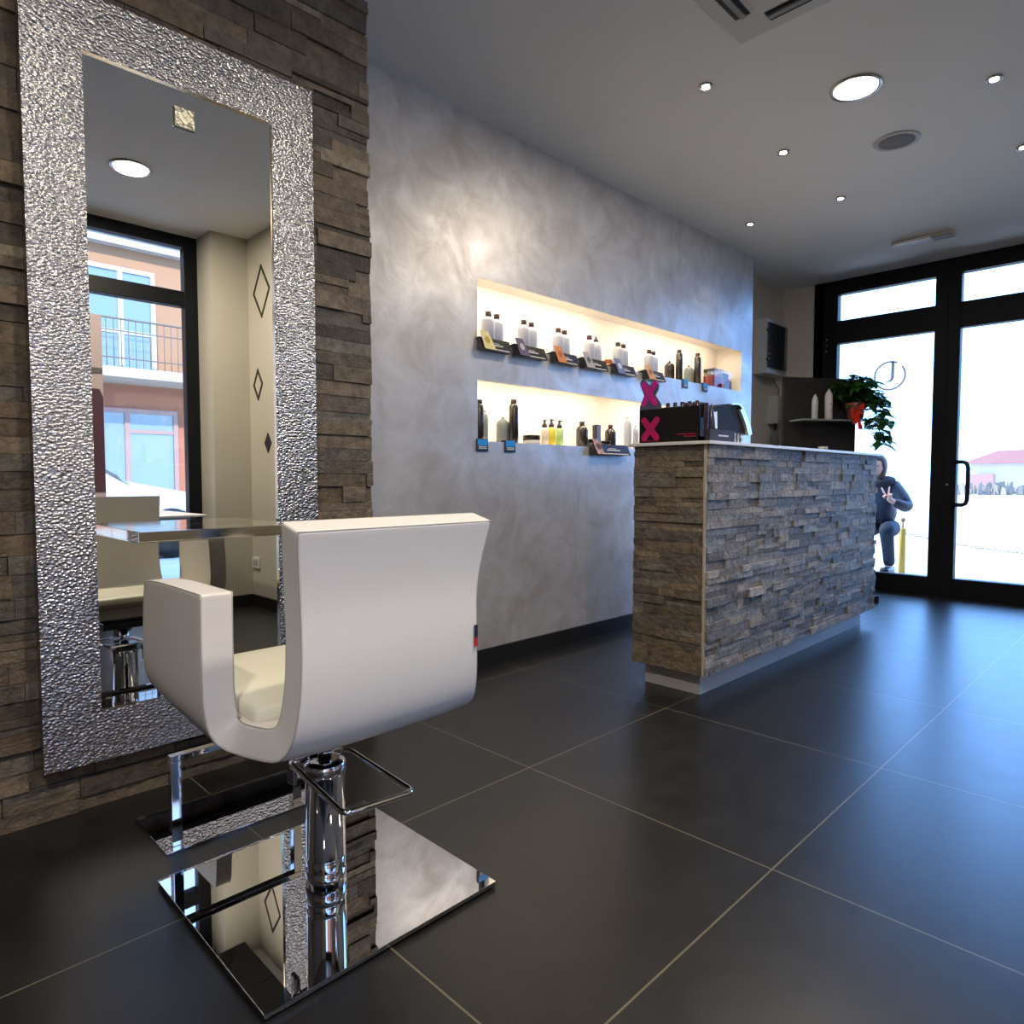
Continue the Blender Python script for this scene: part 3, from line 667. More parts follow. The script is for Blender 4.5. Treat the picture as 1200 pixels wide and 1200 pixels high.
t=thing('product_box','low dark grey box with small pale lettering at the desk corner','box',(1.0,2.57,ZD))
bm=bm_new(); box(bm,(.90,2.468,ZD),(1.045,2.69,ZD+.055),bev=.0015); obj('carton',bm,mat('box_slate',(.035,.035,.042),.6,spec=.3),t)
bm=bm_new(); box(bm,(1.0452,2.54,ZD+.026),(1.0458,2.63,ZD+.033)); obj('lettering',bm,MATS['print_pale'],t)
# silver and black hooded device
dv=thing('hood_display','glossy black hood with curved silver rim on short feet, on the desk','device',(.93,3.0,ZD))
prof=[(2.775,.075),(2.755,.165),(2.85,.195),(2.95,.212),(3.03,.215),(3.085,.180),(3.14,.115),(3.165,.070)]
def smoothprof(p,n=4):
    out=[]
    for i in range(len(p)-1):
        p0=Vector(p[max(i-1,0)]);p1=Vector(p[i]);p2=Vector(p[i+1]);p3=Vector(p[min(i+2,len(p)-1)])
        for k in range(n):
            t=k/n; out.append(.5*((2*p1)+(p2-p0)*t+(2*p0-5*p1+4*p2-p3)*t*t+(3*p1-p0-3*p2+p3)*t**3))
    out.append(Vector(p[-1])); return out
sp_=smoothprof(prof)
bm=bm_new(); prism(bm,[(p.x,ZD+p.y) for p in sp_],0,.72,.885); obj('hood',bm,mat('gloss_black',(.010,.008,.005),.55,spec=.12),dv)
bm=bm_new(); 
outer=[(p.x,ZD+p.y) for p in sp_ if p.x>2.93]; inner=[(y_-.040 if y_>3.06 else y_-.006,z_-.007) for y_,z_ in outer]
prism(bm,outer+inner[::-1],0,.72,.90); smooth_angle(obj('silver_rim',bm,mat('silver_plastic',(.62,.66,.74),.2,.8),dv))
bm=bm_new(); quad(bm,[(.8862,2.785,ZD+.082),(.8862,2.825,ZD+.082),(.8862,2.820,ZD+.165),(.8862,2.775,ZD+.155)]); obj('pale_panel',bm,mat('panel_cream',(.7,.68,.6),.3),dv)
bm=bm_new()
for y in (2.985,3.02,3.055,3.09):
    bm=bm_new(); box(bm,(.82,y-.007,ZD),(.88,y+.007,ZD+.085)); obj('foot',bm,mat('rib_grey',(.10,.10,.10),.3,col2=(.6,.55,.5),vscale=40),dv)

# ------------------------------------------------------------------ DISPLAY STAND + PLANT
P0=Vector((.25,5.05,0)); D_=Vector((.54,.8417,0)).normalized(); N_=Vector((D_.y,-D_.x,0))
MS=Matrix.Translation(P0)@Matrix(((D_.x,N_.x,0,0),(D_.y,N_.y,0,0),(0,0,1,0),(0,0,0,1)))
DARKP=mat('dark_panel',(.028,.024,.024),.35)
ds=thing('display_stand','tall dark brown display panel with glass shelves behind the desk','display stand',P0+D_*.32)
bm=bm_new(); box(bm,(0,-.03,0),(.645,0,1.745),mtx=MS); obj('back_panel',bm,DARKP,ds)
bm=bm_new(); box(bm,(0,0,0),(.645,.30,.05),mtx=MS); obj('base',bm,DARKP,ds)
for z in (1.395,1.11,.75):
    bm=bm_new(); box(bm,(.05,0,z),(.60,.17,z+.012),mtx=MS); obj('glass_shelf',bm,mat('shelf_glass',(.55,.62,.62),.08,trans=.55),ds)
def onstand(u,v,z): return MS@Vector((u,v,z))
for u,z,sc,lb,g in [(.215,1.4085,1.0,'bluish white bottle on the dark display stand shelf','v'),(.335,1.4085,1.22,'taller pinkish white bottle beside it on the dark display stand','v')]:
    p=onstand(u,.08,z); bottle('lotion_bottle',lb,p.x,p.y,p.z,'slim',BOTW if sc==1. else mat('pinkish_bottle',(.72,.66,.70),.3),'tiny',GREYP,.186,'bottles on the dark display stand',scale=sc*.98,mark=True)
p=onstand(.27,.11,1.1235); jar('white jar on the lower shelf of the dark display stand',p.x,p.y,p.z,.035,.075,BOTW,WHITE,.35)
# plant
pc=onstand(.545,.115,1.4085)
pl=thing('potted_pothos','trailing green houseplant in red wrapped pot with red bow','potted plant',pc)
bm=bm_new(); lathe(bm,[(.045,0),(.055,.01),(.075,.10),(.090,.125),(.084,.13),(.07,.115)],c=pc,seg=20)
for v in bm.verts:
    v.co.x+=.006*math.sin(v.co.z*90+v.co.y*60); v.co.y+=.006*math.cos(v.co.z*80+v.co.x*70)
obj('wrapped_pot',bm,mat('wrap_red',(.33,.03,.03),.3,col2=(.22,.09,.06),vscale=12),pl)
bm=bm_new()
bc=pc+N_*.085-D_*.055+Vector((0,0,.06))
for s in (-1,1):
    pts=[bc]; n=10
    loop=[]
    for k in range(n+1):
        a=PI*k/n; loop.append(bc+D_*s*.055*math.sin(a)+Vector((0,0,.045*math.sin(a)*math.cos(a)+.02*s*math.sin(a)))+N_*.018*math.sin(a))
    w=.024
    for k in range(n):
        quad(bm,[loop[k]+Vector((0,0,w*math.sin(PI*(k+.2)/n))),loop[k+1]+Vector((0,0,w*math.sin(PI*(k+1)/n))),loop[k+1]-Vector((0,0,w*math.sin(PI*(k+1)/n)+.004)),loop[k]-Vector((0,0,w*math.sin(PI*(k+.2)/n)+.004))])
for s,L_ in ((.3,.14),(-.35,.10)):
    a=bc; bq=bc+Vector((0,0,-L_))+D_*s*.08+N_*.02; u=D_*.019
    quad(bm,[a-u*.5,a+u*.5,bq+u,bq-u*1.1])
bow=obj('ribbon_bow',bm,mat('ribbon_red',(.75,.03,.015),.35),pl)
m=bow.modifiers.new('s','SOLIDIFY'); m.thickness=.002
def leaf(bm,p,dirv,up,L_,W_,mi=0):
    d=dirv.normalized(); s=d.cross(up).normalized(); nrm=s.cross(d)
    prof=[(0,.0),(.12,.55),(.35,1.),(.6,.85),(.85,.4),(1,0)]
    lft=[];mid=[];rgt=[]
    for t_,w in prof:
        c=p+d*L_*t_-nrm*L_*.28*t_*t_
        mid.append(bm.verts.new(c)); lft.append(bm.verts.new(c+s*W_*.5*w+nrm*W_*.16*w)); rgt.append(bm.verts.new(c-s*W_*.5*w+nrm*W_*.16*w))
    for k in range(5):
        for A,B in ((lft,mid),(mid,rgt)):
            try:
                f=bm.faces.new((A[k],A[k+1],B[k+1],B[k])); f.smooth=True; f.material_index=mi
            except ValueError: pass
bm=bm_new(); bs=bm_new(); rl=random.Random(5)
top=pc+Vector((0,0,.13))
vines=[]
for i in range(30):
    a=rl.uniform(0,2*PI); rad=rl.uniform(.04,.19); hgt=rl.uniform(-.02,.15)
    off=D_*math.cos(a)*rad+N_*math.sin(a)*rad*.75
    off+=D_*(.06 if rl.random()<.6 else .0)
    vines.append([top,top+off*.5+Vector((0,0,.06+hgt)),top+off+Vector((0,0,.04+hgt))])
for (du,dv_,zs) in [(.12,.10,(-.02,-.14,-.25,-.32)),(.09,.14,(-.05,-.16,-.27,-.33)),(.19,.08,(.02,-.02,-.08,-.14)),(.14,.12,(.0,-.10,-.22,-.33)),(.07,.17,(-.06,-.18,-.28)),(.17,.05,(.05,-.0,-.17))]:
    v=[top,top+D_*du*.5+N_*dv_*.6+Vector((0,0,.06))]
    for k,z in enumerate(zs): v.append(top+D_*(du*(.75+.12*k)+rl.uniform(-.02,.02))+N_*(dv_+rl.uniform(-.02,.02))+Vector((0,0,z)))
    vines.append(v)
for v in vines:
    path=[]
    for k in range(len(v)-1):
        for q in range(3): path.append(v[k].lerp(v[k+1],q/3))
    path.append(v[-1]); tube(bs,path,.0028,5)
    for k,p in enumerate(path[2:]):
        for rep in range(2 if k%2 else 1):
            a=rl.uniform(0,2*PI); dv2=Vector((math.cos(a),math.sin(a),rl.uniform(-.5,.35)))
            L_=rl.uniform(.08,.135)
            leaf(bm,p,dv2,Vector((0,0,1)),L_,L_*.62)
ml=mat('pothos_leaf',(.016,.075,.016),.22,coat=.35,col2=(.07,.20,.045),vscale=9,spec=.6)
inv=MS.inverted()
for B_ in (bm,bs):
    for v in B_.verts:
        q=inv@v.co
        if q.x<.66 and q.y<.012: q.y=.012+.001*rl.random()
        if q.x<.61 and q.y<.18 and q.z<1.415: q.z=1.415
        v.co=MS@q
nt=ml.node_tree; tr=nt.nodes.new('ShaderNodeBsdfTranslucent'); tr.inputs[0].default_value=(.10,.30,.05,1); mxs=nt.nodes.new('ShaderNodeMixShader'); mxs.inputs[0].default_value=.25
nt.links.new(nt.nodes['Principled BSDF'].outputs[0],mxs.inputs[1]); nt.links.new(tr.outputs[0],mxs.inputs[2]); nt.links.new(mxs.outputs[0],nt.nodes['Material Output'].inputs[0])
obj('foliage',bm,ml,pl,recalc=False); obj('stems',bs,mat('stem_green',(.06,.12,.03),.5),pl)

# ------------------------------------------------------------------ WALL BOXES
t=thing('electrical_panel','grey wall cabinet with smoked glass door in the recess','electrical panel',(-.235,5.7,1.86))
bm=bm_new(); box(bm,(XL,5.50,1.865),(-.105,5.90,2.335),bev=.006); obj('cabinet',bm,GREYP,t)
bm=bm_new(); box(bm,(-.104,5.512,1.915),(-.092,5.892,2.30),bev=.002); dr=obj('glass_door',bm,mat('smoked_door',(.045,.055,.07),.03,coat=1.),t)
bm=bm_new(); box(bm,(-.106,5.496,1.97),(-.088,5.514,1.99)); box(bm,(-.106,5.496,2.22),(-.088,5.514,2.24)); obj('hinge',bm,BLACK,dr)
t=thing('junction_box','small grey junction box below the electrical panel','junction box',(XL,5.95,1.42))
bm=bm_new(); box(bm,(XL,5.82,1.45),(-.135,6.03,1.70),bev=.005); obj('cover',bm,GREYP,t)
bm=bm_new(); lathe(bm,[(.012,1.395),(.016,1.41),(.016,1.45)],c=(-.18,5.87,0),seg=12); obj('cable_gland',bm,BLACK,t)
bm=bm_new(); tube(bm,[(-.20,5.86,1.865),(-.19,5.86,1.82),(-.16,5.88,1.76),(-.17,5.9,1.70)],.006,8); o=obj('power_cable',bm,mat('cable_brown',(.18,.12,.10),.5)); tag(o,'thin brown cable between electrical panel and junction box','cable')
bm=bm_new(); box(bm,(XL+.0,5.95,.086),(-.20,6.02,1.448)); o=obj('cable_trunking',bm,GREYP); tag(o,'pale vertical cable trunking below the junction box','cable trunking')

# ------------------------------------------------------------------ CEILING FIXTURES
def downlight(x,y,r,label,big=False,on=True,E=10,group='small recessed spotlights'):
    t=thing('recessed_spotlight' if not big else 'round_downlight',label,'ceiling light',(x,y,H),group)
    bm=bm_new(); seg=40
    lathe(bm,[(r*.80,-.001),(r*.80,-.006),(r*.97,-.009),(r,-.003),(r,-.0001)],c=(x,y,H),seg=seg)
    obj('trim_ring',bm,mat('brushed_ring',(.42,.40,.38),.25,1.),t)
    bm=bm_new(); k=.82 if big else .55
    lathe(bm,[(.0001,-.0098),(r*k*.7,-.0098),(r*k,-.009),(r*k,-.0065)],c=(x,y,H),seg=seg)
    obj('diffuser' if big else 'bulb',bm,mat('lamp_face' if big else 'bulb_face',(1,.95,.85),.5,emis=(1,.93,.80),estr=(7. if big else 9.)),t)
    L=bpy.data.lights.new('downlight_lamp','AREA' if big else 'SPOT'); 
    L.color=(1,.87,.70)
    if big: L.shape='DISK'; L.size=r*1.5; L.energy=E
    else: L.energy=E; L.spot_size=math.radians(95); L.spot_blend=.8; L.shadow_soft_size=.02
    o=bpy.data.objects.new('downlight_lamp',L); C.objects.link(o); o.location=(x,y,H-.016)
    return t
KB=24; KS=12
downlight(1.389,3.10,.108,'large round ceiling downlight above the desk front',True,E=KB,group='large round downlights')
downlight(2.47,1.03,.108,'large round downlight seen in the tall mirror',True,E=40,group='large round downlights')
downlight(2.47,-.62,.108,'unseen round downlight added behind the camera to light the chair back',True,E=34,group='large round downlights')  # added lamp out of view, brightens the back of the chair
for x,y,lb in [(.919,2.613,'small spotlight near the air conditioning cassette'),(1.842,3.458,'small spotlight beyond the large round downlight, room side'),(.905,3.461,'small spotlight over the desk between two others in line'),
               (.904,4.305,'small spotlight last in line over the desk'),(.309,4.309,'small spotlight closest to the plaster wall'),(1.824,4.306,'small spotlight in line with the two far ones, nearest the door leaf')]:
    downlight(x,y,.032,lb,E=KS)
for x,y,lb in [(.80,.95,'small spotlight above the far side of the tall mirror'),(.80,.10,'small spotlight above the near side of the tall mirror'),(.80,-.9,'small spotlight over the stone wall before the tall mirror')]:
    downlight(x,y,.032,lb,E=8)
t=thing('ceiling_speaker','round grey flush ceiling speaker','speaker',(1.371,3.762,H))
bm=bm_new(); lathe(bm,[(.085,-.004),(.090,-.008),(.108,-.004),(.110,-.0001)],c=(1.371,3.762,H),seg=40); obj('rim',bm,mat('speaker_rim',(.5,.5,.52),.5),t)
bm=bm_new(); lathe(bm,[(.0001,-.004),(.085,-.0042),(.087,-.001)],c=(1.371,3.762,H),seg=40); obj('grille',bm,mat('speaker_grille',(.20,.20,.21),.7,bump=.6,bscale=400),t)
t=thing('emergency_light','slim rectangular emergency light fitting near the entrance glazing','emergency light',(1.07,5.46,H))
bm=bm_new(); box(bm,(.875,5.42,H-.028),(1.27,5.50,H),bev=.004); obj('housing',bm,mat('fitting_white',(.55,.54,.50),.5),t)
bm=bm_new(); box(bm,(.88,5.405,H-.030),(1.13,5.425,H-.010),bev=.002); obj('lens',bm,mat('lens_cream',(.85,.82,.74),.3),t)
bm=bm_new(); box(bm,(1.135,5.41,H-.031),(1.262,5.505,H-.027)); obj('battery_cover',bm,mat('fitting_grey',(.25,.26,.28),.5),t)
# AC cassette
t=thing('air_conditioning_cassette','square ceiling air conditioning cassette with dark air slots','air conditioner',(1.65,1.95,H))
AX0,AY1,AW=1.17,2.44,.72
bm=bm_new(); CM=mat('cassette_white',(.55,.55,.55),.5)
box(bm,(AX0,AY1-AW,H-.008),(AX0+AW,AY1,H-.0004),bev=.003); obj('fascia',bm,CM,t)
bm=bm_new(); box(bm,(AX0+.14,AY1-AW+.14,H-.022),(AX0+AW-.14,AY1-.14,H-.008),bev=.01); obj('intake_grille',bm,CM,t)
SL=mat('slot_black',(.01,.01,.01),.6)
for k in range(4):
    M_=Matrix.Translation((AX0+AW/2,AY1-AW/2,0))@Matrix.Rotation(k*PI/2,4,'Z')
    bm=bm_new(); h_=AW/2
    box(bm,(-h_+.15,h_-.115,H-.010),(h_-.15,h_-.055,H-.0085),mtx=M_); sl=obj('air_slot',bm,SL,t)
    bm=bm_new(); box(bm,(-h_+.155,h_-.100,H-.020),(h_-.155,h_-.080,H-.011),mtx=M_@Matrix.Translation((0,0,0))); obj('louvre_flap',bm,mat('flap_grey',(.25,.26,.25),.5),sl)

# ------------------------------------------------------------------ DIAMOND DECALS + SOCKET on pier wall
BLKV=mat('black_vinyl',(.012,.011,.011),.5)
def diamond(cx,cz,w,h,label,solid=False):
    bm=bm_new(); y=1.988
    pts=[(cx,cz+h/2),(cx+w/2,cz),(cx,cz-h/2),(cx-w/2,cz)]
    if solid: prism(bm,pts,1,y-.003,y+.002)
    else:
        k=1-.030/w*1.3; inn=[(cx+(p[0]-cx)*k,cz+(p[1]-cz)*k) for p in pts]
        for i in range(4):
            a,b_,c,d=pts[i],pts[(i+1)%4],inn[(i+1)%4],inn[i]; prism(bm,[a,b_,c,d],1,y-.003,y+.002)
    o=obj('diamond_decal',bm,BLKV); tag(o,label,'wall decal','black diamond decals on the white pier')
diamond(2.925,2.29,.27,.38,'largest outlined black diamond on the white pier in the mirror')
diamond(3.005,1.635,.155,.235,'smaller outlined black diamond below the largest in the mirror')
diamond(2.860,1.207,.11,.145,'small solid black diamond lowest on the pier',True)
t=thing('wall_socket','white wall socket low on the pier, seen in the mirror','socket',(3.08,1.985,.32))
bm=bm_new(); box(bm,(3.02,1.978,.285),(3.14,1.99,.365),bev=.002); obj('cover_plate',bm,mat('socket_white',(.62,.62,.60),.4),t)
bm=bm_new(); box(bm,(3.045,1.9765,.305),(3.115,1.979,.345)); obj('socket_insert',bm,mat('socket_grey',(.35,.35,.35),.4),t)

# side table by the street window
t=thing('side_table','thin white tabletop by the street window, seen in the mirror','table',(2.95,1.15,0))
bm=bm_new(); box(bm,(2.50,.86,.715),(3.35,1.42,.728),bev=.002); obj('tabletop',bm,WHITE,t)
bm=bm_new(); lathe(bm,[(.018,0),(.018,.715)],c=(3.30,1.36,0),seg=16); obj('leg',bm,CHROME,t)
for xy in ((3.30,.92),(2.58,.92),(2.58,1.36)):
    bm=bm_new(); lathe(bm,[(.018,0),(.018,.715)],c=(*xy,0),seg=16); obj('leg',bm,CHROME,t)
# poster leaning at the window
t=thing('window_poster','tall poster of mauve and dark red against the street window','poster',(3.37,.70,0))
bm=bm_new(); box(bm,(3.372,.30,.0),(3.382,1.082,.90)); box(bm,(3.372,.30,.90),(3.382,1.082,2.045)); obj('poster_board',bm,mat('poster_mauve',(.36,.30,.32),.5),t)
bm=bm_new(); prism(bm,[(.32,.86),(1.08,.86),(1.08,1.50),(1.06,1.55),(.95,1.56),(.80,1.52),(.6,1.45),(.4,1.3),(.32,1.1)],0,3.369,3.3725); obj('dark_print',bm,mat('poster_dark',(.06,.025,.04),.5),t)
bm=bm_new(); prism(bm,[(.32,1.60),(1.08,1.655),(1.08,1.69),(.9,1.70),(.32,1.66)],0,3.369,3.3725); obj('grey_print',bm,mat('poster_charcoal',(.08,.08,.085),.5),t)

# ------------------------------------------------------------------ OUTSIDE
bm=bm_new(); box(bm,(-60,YD+.12,-.11),(70,110,-.06)); box(bm,(XR+.3,-60,-.11),(70,YD+.12,-.06)); o=struct('ground',bm,mat('pale_gravel',(.62,.58,.50),.9,col2=(.50,.48,.42),vscale=1.5))
bm=bm_new(); box(bm,(-.6,YD+.12,-.06),(XR+.3,YD+.75,-.015)); struct('pavement_step',bm,mat('pavement',(.13,.135,.15),.8))
# bollard with chain
for i,(x,y) in enumerate([(.345,7.88),(2.85,7.88)]):
    t=thing('bollard',['yellow bollard with ball finial beside the crouching person','yellow bollard outside beyond the door leaf'][i],'bollard',(x,y,-.06),'yellow bollards')
    bm=bm_new(); lathe(bm,[(.032,0),(.032,.47),(.028,.48)],c=(x,y,-.06),seg=20); obj('post',bm,mat('bollard_yellow',(.50,.36,.06),.5),t)
    bm=bm_new(); lathe(bm,[(.009,.48),(.009,.55)],c=(x,y,-.06),seg=12); lathe(bm,[(.002,.545),(.018,.552),(.026,.57),(.018,.588),(.002,.595)],c=(x,y,-.06),seg=16); obj('finial',bm,mat('finial_brass',(.32,.2,.09),.5),t)
bm=bm_new()
for (a,b_) in (((.379,7.88),(2.80,7.88)),):
    n=70
    for k in range(n):
        t_=(k+.5)/n; p=Vector((a[0]+(b_[0]-a[0])*t_,a[1]+(b_[1]-a[1])*t_,37e-2-.14*4*t_*(1-t_)))
        w=(b_[0]-a[0])/n*.62
        ring=[p+Vector((math.cos(q*PI/4)*w, (math.sin(q*PI/4)*w*.5 if k%2 else 0), (0 if k%2 else math.sin(q*PI/4)*w*.5))) for q in range(8)]
        tube(bm,ring,.003,4,closed=True)
o=obj('chain',bm,mat('chain_rust',(.25,.12,.07),.6)); tag(o,'sagging chain strung between the yellow bollards','chain')
# red farmhouse far away
t=thing('farmhouse','distant low building with red roof across the field','building',(-8,60,0))
bm=bm_new(); box(bm,(-9.2,60,-.06),(4,68,2.1)); obj('wall',bm,mat('farm_wall',(.75,.72,.70),.8),t)
bm=bm_new(); prism(bm,[(-9.8,2.1),(4.6,2.1),(2.2,3.25),(-7.4,3.0)],1,59.5,68.5); obj('roof',bm,mat('farm_roof',(.55,.27,.25),.8),t)
bm=bm_new(); box(bm,(-9.4,59.6,.3),(-7.7,60,1.3)); obj('awning',bm,mat('farm_awning',(.60,.34,.30),.8),t)
rb=random.Random(3)
bm=bm_new()
for i in range(260):
    x=rb.uniform(-9,2); y=rb.uniform(50,56); h_=rb.uniform(.3,.9)*(1.1-abs(x+5)/12)
    p=Vector((x,y,-.06)); a=rb.uniform(0,PI); u=Vector((math.cos(a),math.sin(a),0))*rb.uniform(.1,.3)
    bm.faces.new([bm.verts.new(p-u),bm.verts.new(p+u),bm.verts.new(p+u*.6+Vector((0,0,h_))),bm.verts.new(p-u*.7+Vector((0,0,h_*.8)))])
o=obj('shrubs',bm,mat('dry_shrub',(.33,.30,.26),.9)); o['kind']='stuff'; o['label']='grey dry shrubs in front of the distant building'; o['category']='shrubs'
# opposite building
BX=14.0
b_=thing('apartment_building','peach and coral apartment building across the street, seen in the mirror','building',(BX,4,0))
PEACH=mat('render_peach',(.36,.20,.115),.85); CORAL=mat('render_coral',(.36,.145,.09),.85); WF=mat('white_frame',(.45,.45,.45),.5)
bm=bm_new(); box(bm,(BX,-6,2.9),(BX+8,9.5,5.74)); obj('upper_wall',bm,PEACH,b_)
bm=bm_new(); box(bm,(BX,-6,-.06),(BX+8,9.5,2.9)); obj('ground_wall',bm,CORAL,b_)
bm=bm_new(); box(bm,(BX-.25,-6.5,5.72),(BX+8.5,10,5.97)); obj('eave',bm,mat('eave_grey',(.45,.44,.43),.8),b_)
bc_=thing('balcony_tmp','x','x')
bpy.data.objects.remove(bc_)
bm=bm_new(); box(bm,(BX-1.1,1.0,2.93),(BX,8.0,3.12)); bal=obj('balcony_slab',bm,mat('slab_white',(.42,.40,.37),.8),b_)
bm=bm_new(); 
tube(bm,[(BX-1.05,1.0,4.05),(BX-1.05,8.0,4.05)],.02,6); tube(bm,[(BX-1.05,1.0,3.30),(BX-1.05,8.0,3.30)],.014,6); tube(bm,[(BX-1.05,1.0,3.82),(BX-1.05,8.0,3.82)],.012,6)
y=1.05
while y<8.0:
    tube(bm,[(BX-1.05,y,3.12),(BX-1.05,y,4.05)],.008,5); y+=.13
obj('railing',bm,mat('rail_iron',(.14,.12,.11),.5),bal)
def bwin(y0,y1,z0,z1,mull,frame,name='window'):
    bm=bm_new(); f=.09
    box(bm,(BX-.06,y0,z0),(BX+.02,y0+f,z1)); box(bm,(BX-.06,y1-f,z0),(BX+.02,y1,z1)); box(bm,(BX-.06,y0+f,z1-f),(BX+.02,y1-f,z1)); box(bm,(BX-.06,y0+f,z0),(BX+.02,y1-f,z0+f))
    for m_ in mull:
        if m_[0]=='v': box(bm,(BX-.055,m_[1]-.05,z0+.01),(BX+.02,m_[1]+.05,z1-.01))
        else: box(bm,(BX-.05,m_[2] if len(m_)>2 else y0,m_[1]-.04),(BX+.02,y1,m_[1]+.04))
    w=obj(name,bm,frame,b_)
    bm=bm_new(); box(bm,(BX-.025,y0+.02,z0+.02),(BX-.005,y1-.02,z1-.02)); obj('pane',bm,mat('pane_sky',(.16,.24,.30),.04,spec=1.,coat=1.),w)
bwin(3.35,4.72,3.15,5.32,[('v',4.05),('h',4.0)],WF); bwin(.6,2.2,3.15,5.32,[('v',1.4),('h',4.0)],WF); bwin(6.3,7.7,3.15,5.32,[('v',7.0),('h',4.0)],WF)
bwin(3.30,5.12,0,2.42,[('v',4.12),('h',1.95,4.1)],mat('shop_frame',(.33,.22,.21),.5),'shop_window'); bwin(-.6,1.8,0,2.42,[('v',.6),('h',1.95)],MATS['shop_frame'],'shop_window')
# parked car, mostly below the chair's reflection
car=thing('parked_car','pale blue-white car parked across the street, seen in the mirror','car',(8.2,1.2,-.06))
bm=bm_new(); rows_=[]
prof=[(-1.45,.35),(-1.45,.82),(-1.30,.92),(-.95,1.02),(-.45,1.42),(.45,1.45),(1.05,1.05),(1.15,.98),(2.05,.80),(2.35,.62),(2.40,.30)]
for (xo_,zf) in ((-.82,.93),(-.60,1.0),(.60,1.0),(.82,.93)):
    rows_.append([bm.verts.new((8.2+xo_*(.82 if zz>1.1 else 1),1.2+yy,-.06+zz*(zf if zz>.5 else 1))) for yy,zz in prof])
for i in range(3):
    for k in range(len(prof)-1):
        f=bm.faces.new((rows_[i][k],rows_[i][k+1],rows_[i+1][k+1],rows_[i+1][k])); f.smooth=False
        if k in (3,5): f.material_index=1
bm.faces.new(rows_[0]); bm.faces.new(rows_[3][::-1])
obj('car_body',bm,[mat('car_paint',(.55,.62,.74),.2,coat=1.),mat('car_glass',(.05,.07,.09),.03,coat=1.)],car)
for sx_ in (-.78,.78):
    for yy in (-.85,1.60):
        bm=bm_new(); lathe(bm,[(.20,-.09),(.31,-.10),(.32,0),(.31,.10),(.20,.09)],mtx=Matrix.Translation((8.2+sx_,1.2+yy,.26))@Matrix.Rotation(PI/2,4,'Y'),seg=24); obj('wheel',bm,BLACK,car)

# ------------------------------------------------------------------ PERSON outside the glass
def skin(name,joints,edges,radii,mt,parent,root=0,sub=2,rx=None):
    me=bpy.data.meshes.new(name); me.from_pydata(joints,edges,[])
    o=bpy.data.objects.new(name,me); C.objects.link(o); me.skin_vertices or None
    m=o.modifiers.new('sk','SKIN'); m.use_smooth_shade=True
    if not me.skin_vertices: bpy.context.view_layer.update()
    for i,r_ in enumerate(radii):
        sv=me.skin_vertices[0].data[i]; sv.radius=(r_,r_) if not isinstance(r_,tuple) else r_
        sv.use_root=(i==root)
    s=o.modifiers.new('ss','SUBSURF'); s.levels=sub; s.render_levels=sub
    bpy.context.view_layer.update()
    ev=o.evaluated_get(bpy.context.evaluated_depsgraph_get()); m2=bpy.data.meshes.new_from_object(ev); m2.materials.clear(); m2.materials.append(mt)
    for p in m2.polygons: p.use_smooth=True
    bpy.data.objects.remove(o)
    n_=bpy.data.objects.new(name,m2); C.objects.link(n_)
    if parent: n_.parent=parent; n_.matrix_parent_inverse=parent.matrix_world.inverted()
    return n_
SKINM=mat('skin',(.62,.38,.30),.5); COAT=mat('puffer_navy',(.014,.022,.045),.45,bump=.5,bscale=14); JEAN=mat('denim',(.012,.024,.045),.8); HAIR=mat('hair_brown',(.05,.03,.025),.5)
pn=thing('person','person in dark puffer coat crouching outside the glass, making a V sign','person',(.22,7.45,-.06))
px,py=.235,7.45
J=[(px,py+.14,.46),(px,py+.10,.62),(px,py+.03,.80),(px,py-.02,.93),(px,py-.05,.98),          #0 pelvis 1 spine 2 chest 3 neckbase 4 neck
   (px+.15,py+.02,.86),(px+.285,py-.06,.66),(px+.165,py-.22,.735),(px+.145,py-.24,.77),       #5 shR 6 elbR 7 wrR 8 palm
   (px-.15,py+.02,.86),(px-.26,py-.02,.64),(px-.20,py-.16,.52),(px-.19,py-.20,.48),            #9 shL 10 elb 11 wr 12 palm
   (px+.08,py+.14,.42),(px+.13,py-.20,.44),(px+.10,py+.04,.08),(px+.10,py-.02,.0),(px+.10,py-.12,-.025), #13 hip 14 knee 15 ankle 16 ball
   (px-.08,py+.14,.42),(px-.12,py-.20,.44),(px-.10,py+.04,.08),(px-.10,py-.02,.0),(px-.10,py-.12,-.025)]
E_=[(0,1),(1,2),(2,3),(3,4),(2,5),(5,6),(6,7),(7,8),(2,9),(9,10),(10,11),(11,12),(0,13),(13,14),(14,15),(15,16),(16,17),(0,18),(18,19),(19,20),(20,21),(21,22)]
rad=[.08,.09,.10,.05,.042,.055,.042,.026,.028,.055,.042,.026,.028,.06,.055,.042,.036,.03,.06,.055,.042,.036,.03]
body=skin('body',J,E_,rad,SKINM,pn)
# head with a face joined to the body mesh
bm=bmesh.new(); bm.from_mesh(body.data)
hc=Vector((px-.005,py-.085,1.075))
r=bmesh.ops.create_uvsphere(bm,u_segments=32,v_segments=24,radius=1.)
for v in r['verts']:
    c=v.co.copy(); x,y_,z=c
    w=.076*(1-.22*max(0,-z)**1.5); v.co=Vector((x*w,y_*.092,z*.112))
    if y_<-.3:
        # brow, eye sockets, nose, mouth, chin
        g=lambda cx_,cz_,s: math.exp(-((x-cx_)**2+(z-cz_)**2)/(s*s))
        v.co.y+= .010*(g(-.38,.06,.17)+g(.38,.06,.17)) -.020*g(0,-.16,.13)-.008*g(0,-.02,.1)-.006*g(0,-.48,.2)+.004*g(0,-.40,.08)-.006*g(0,-.82,.25)
    v.co+=hc
for s in (-1,1):
    q=bmesh.ops.create_uvsphere(bm,u_segments=12,v_segments=8,radius=1.)
    for v in q['verts']: v.co=Vector((v.co.x*.010,v.co.y*.018,v.co.z*.028))+hc+Vector((s*.076,.0,-.005))
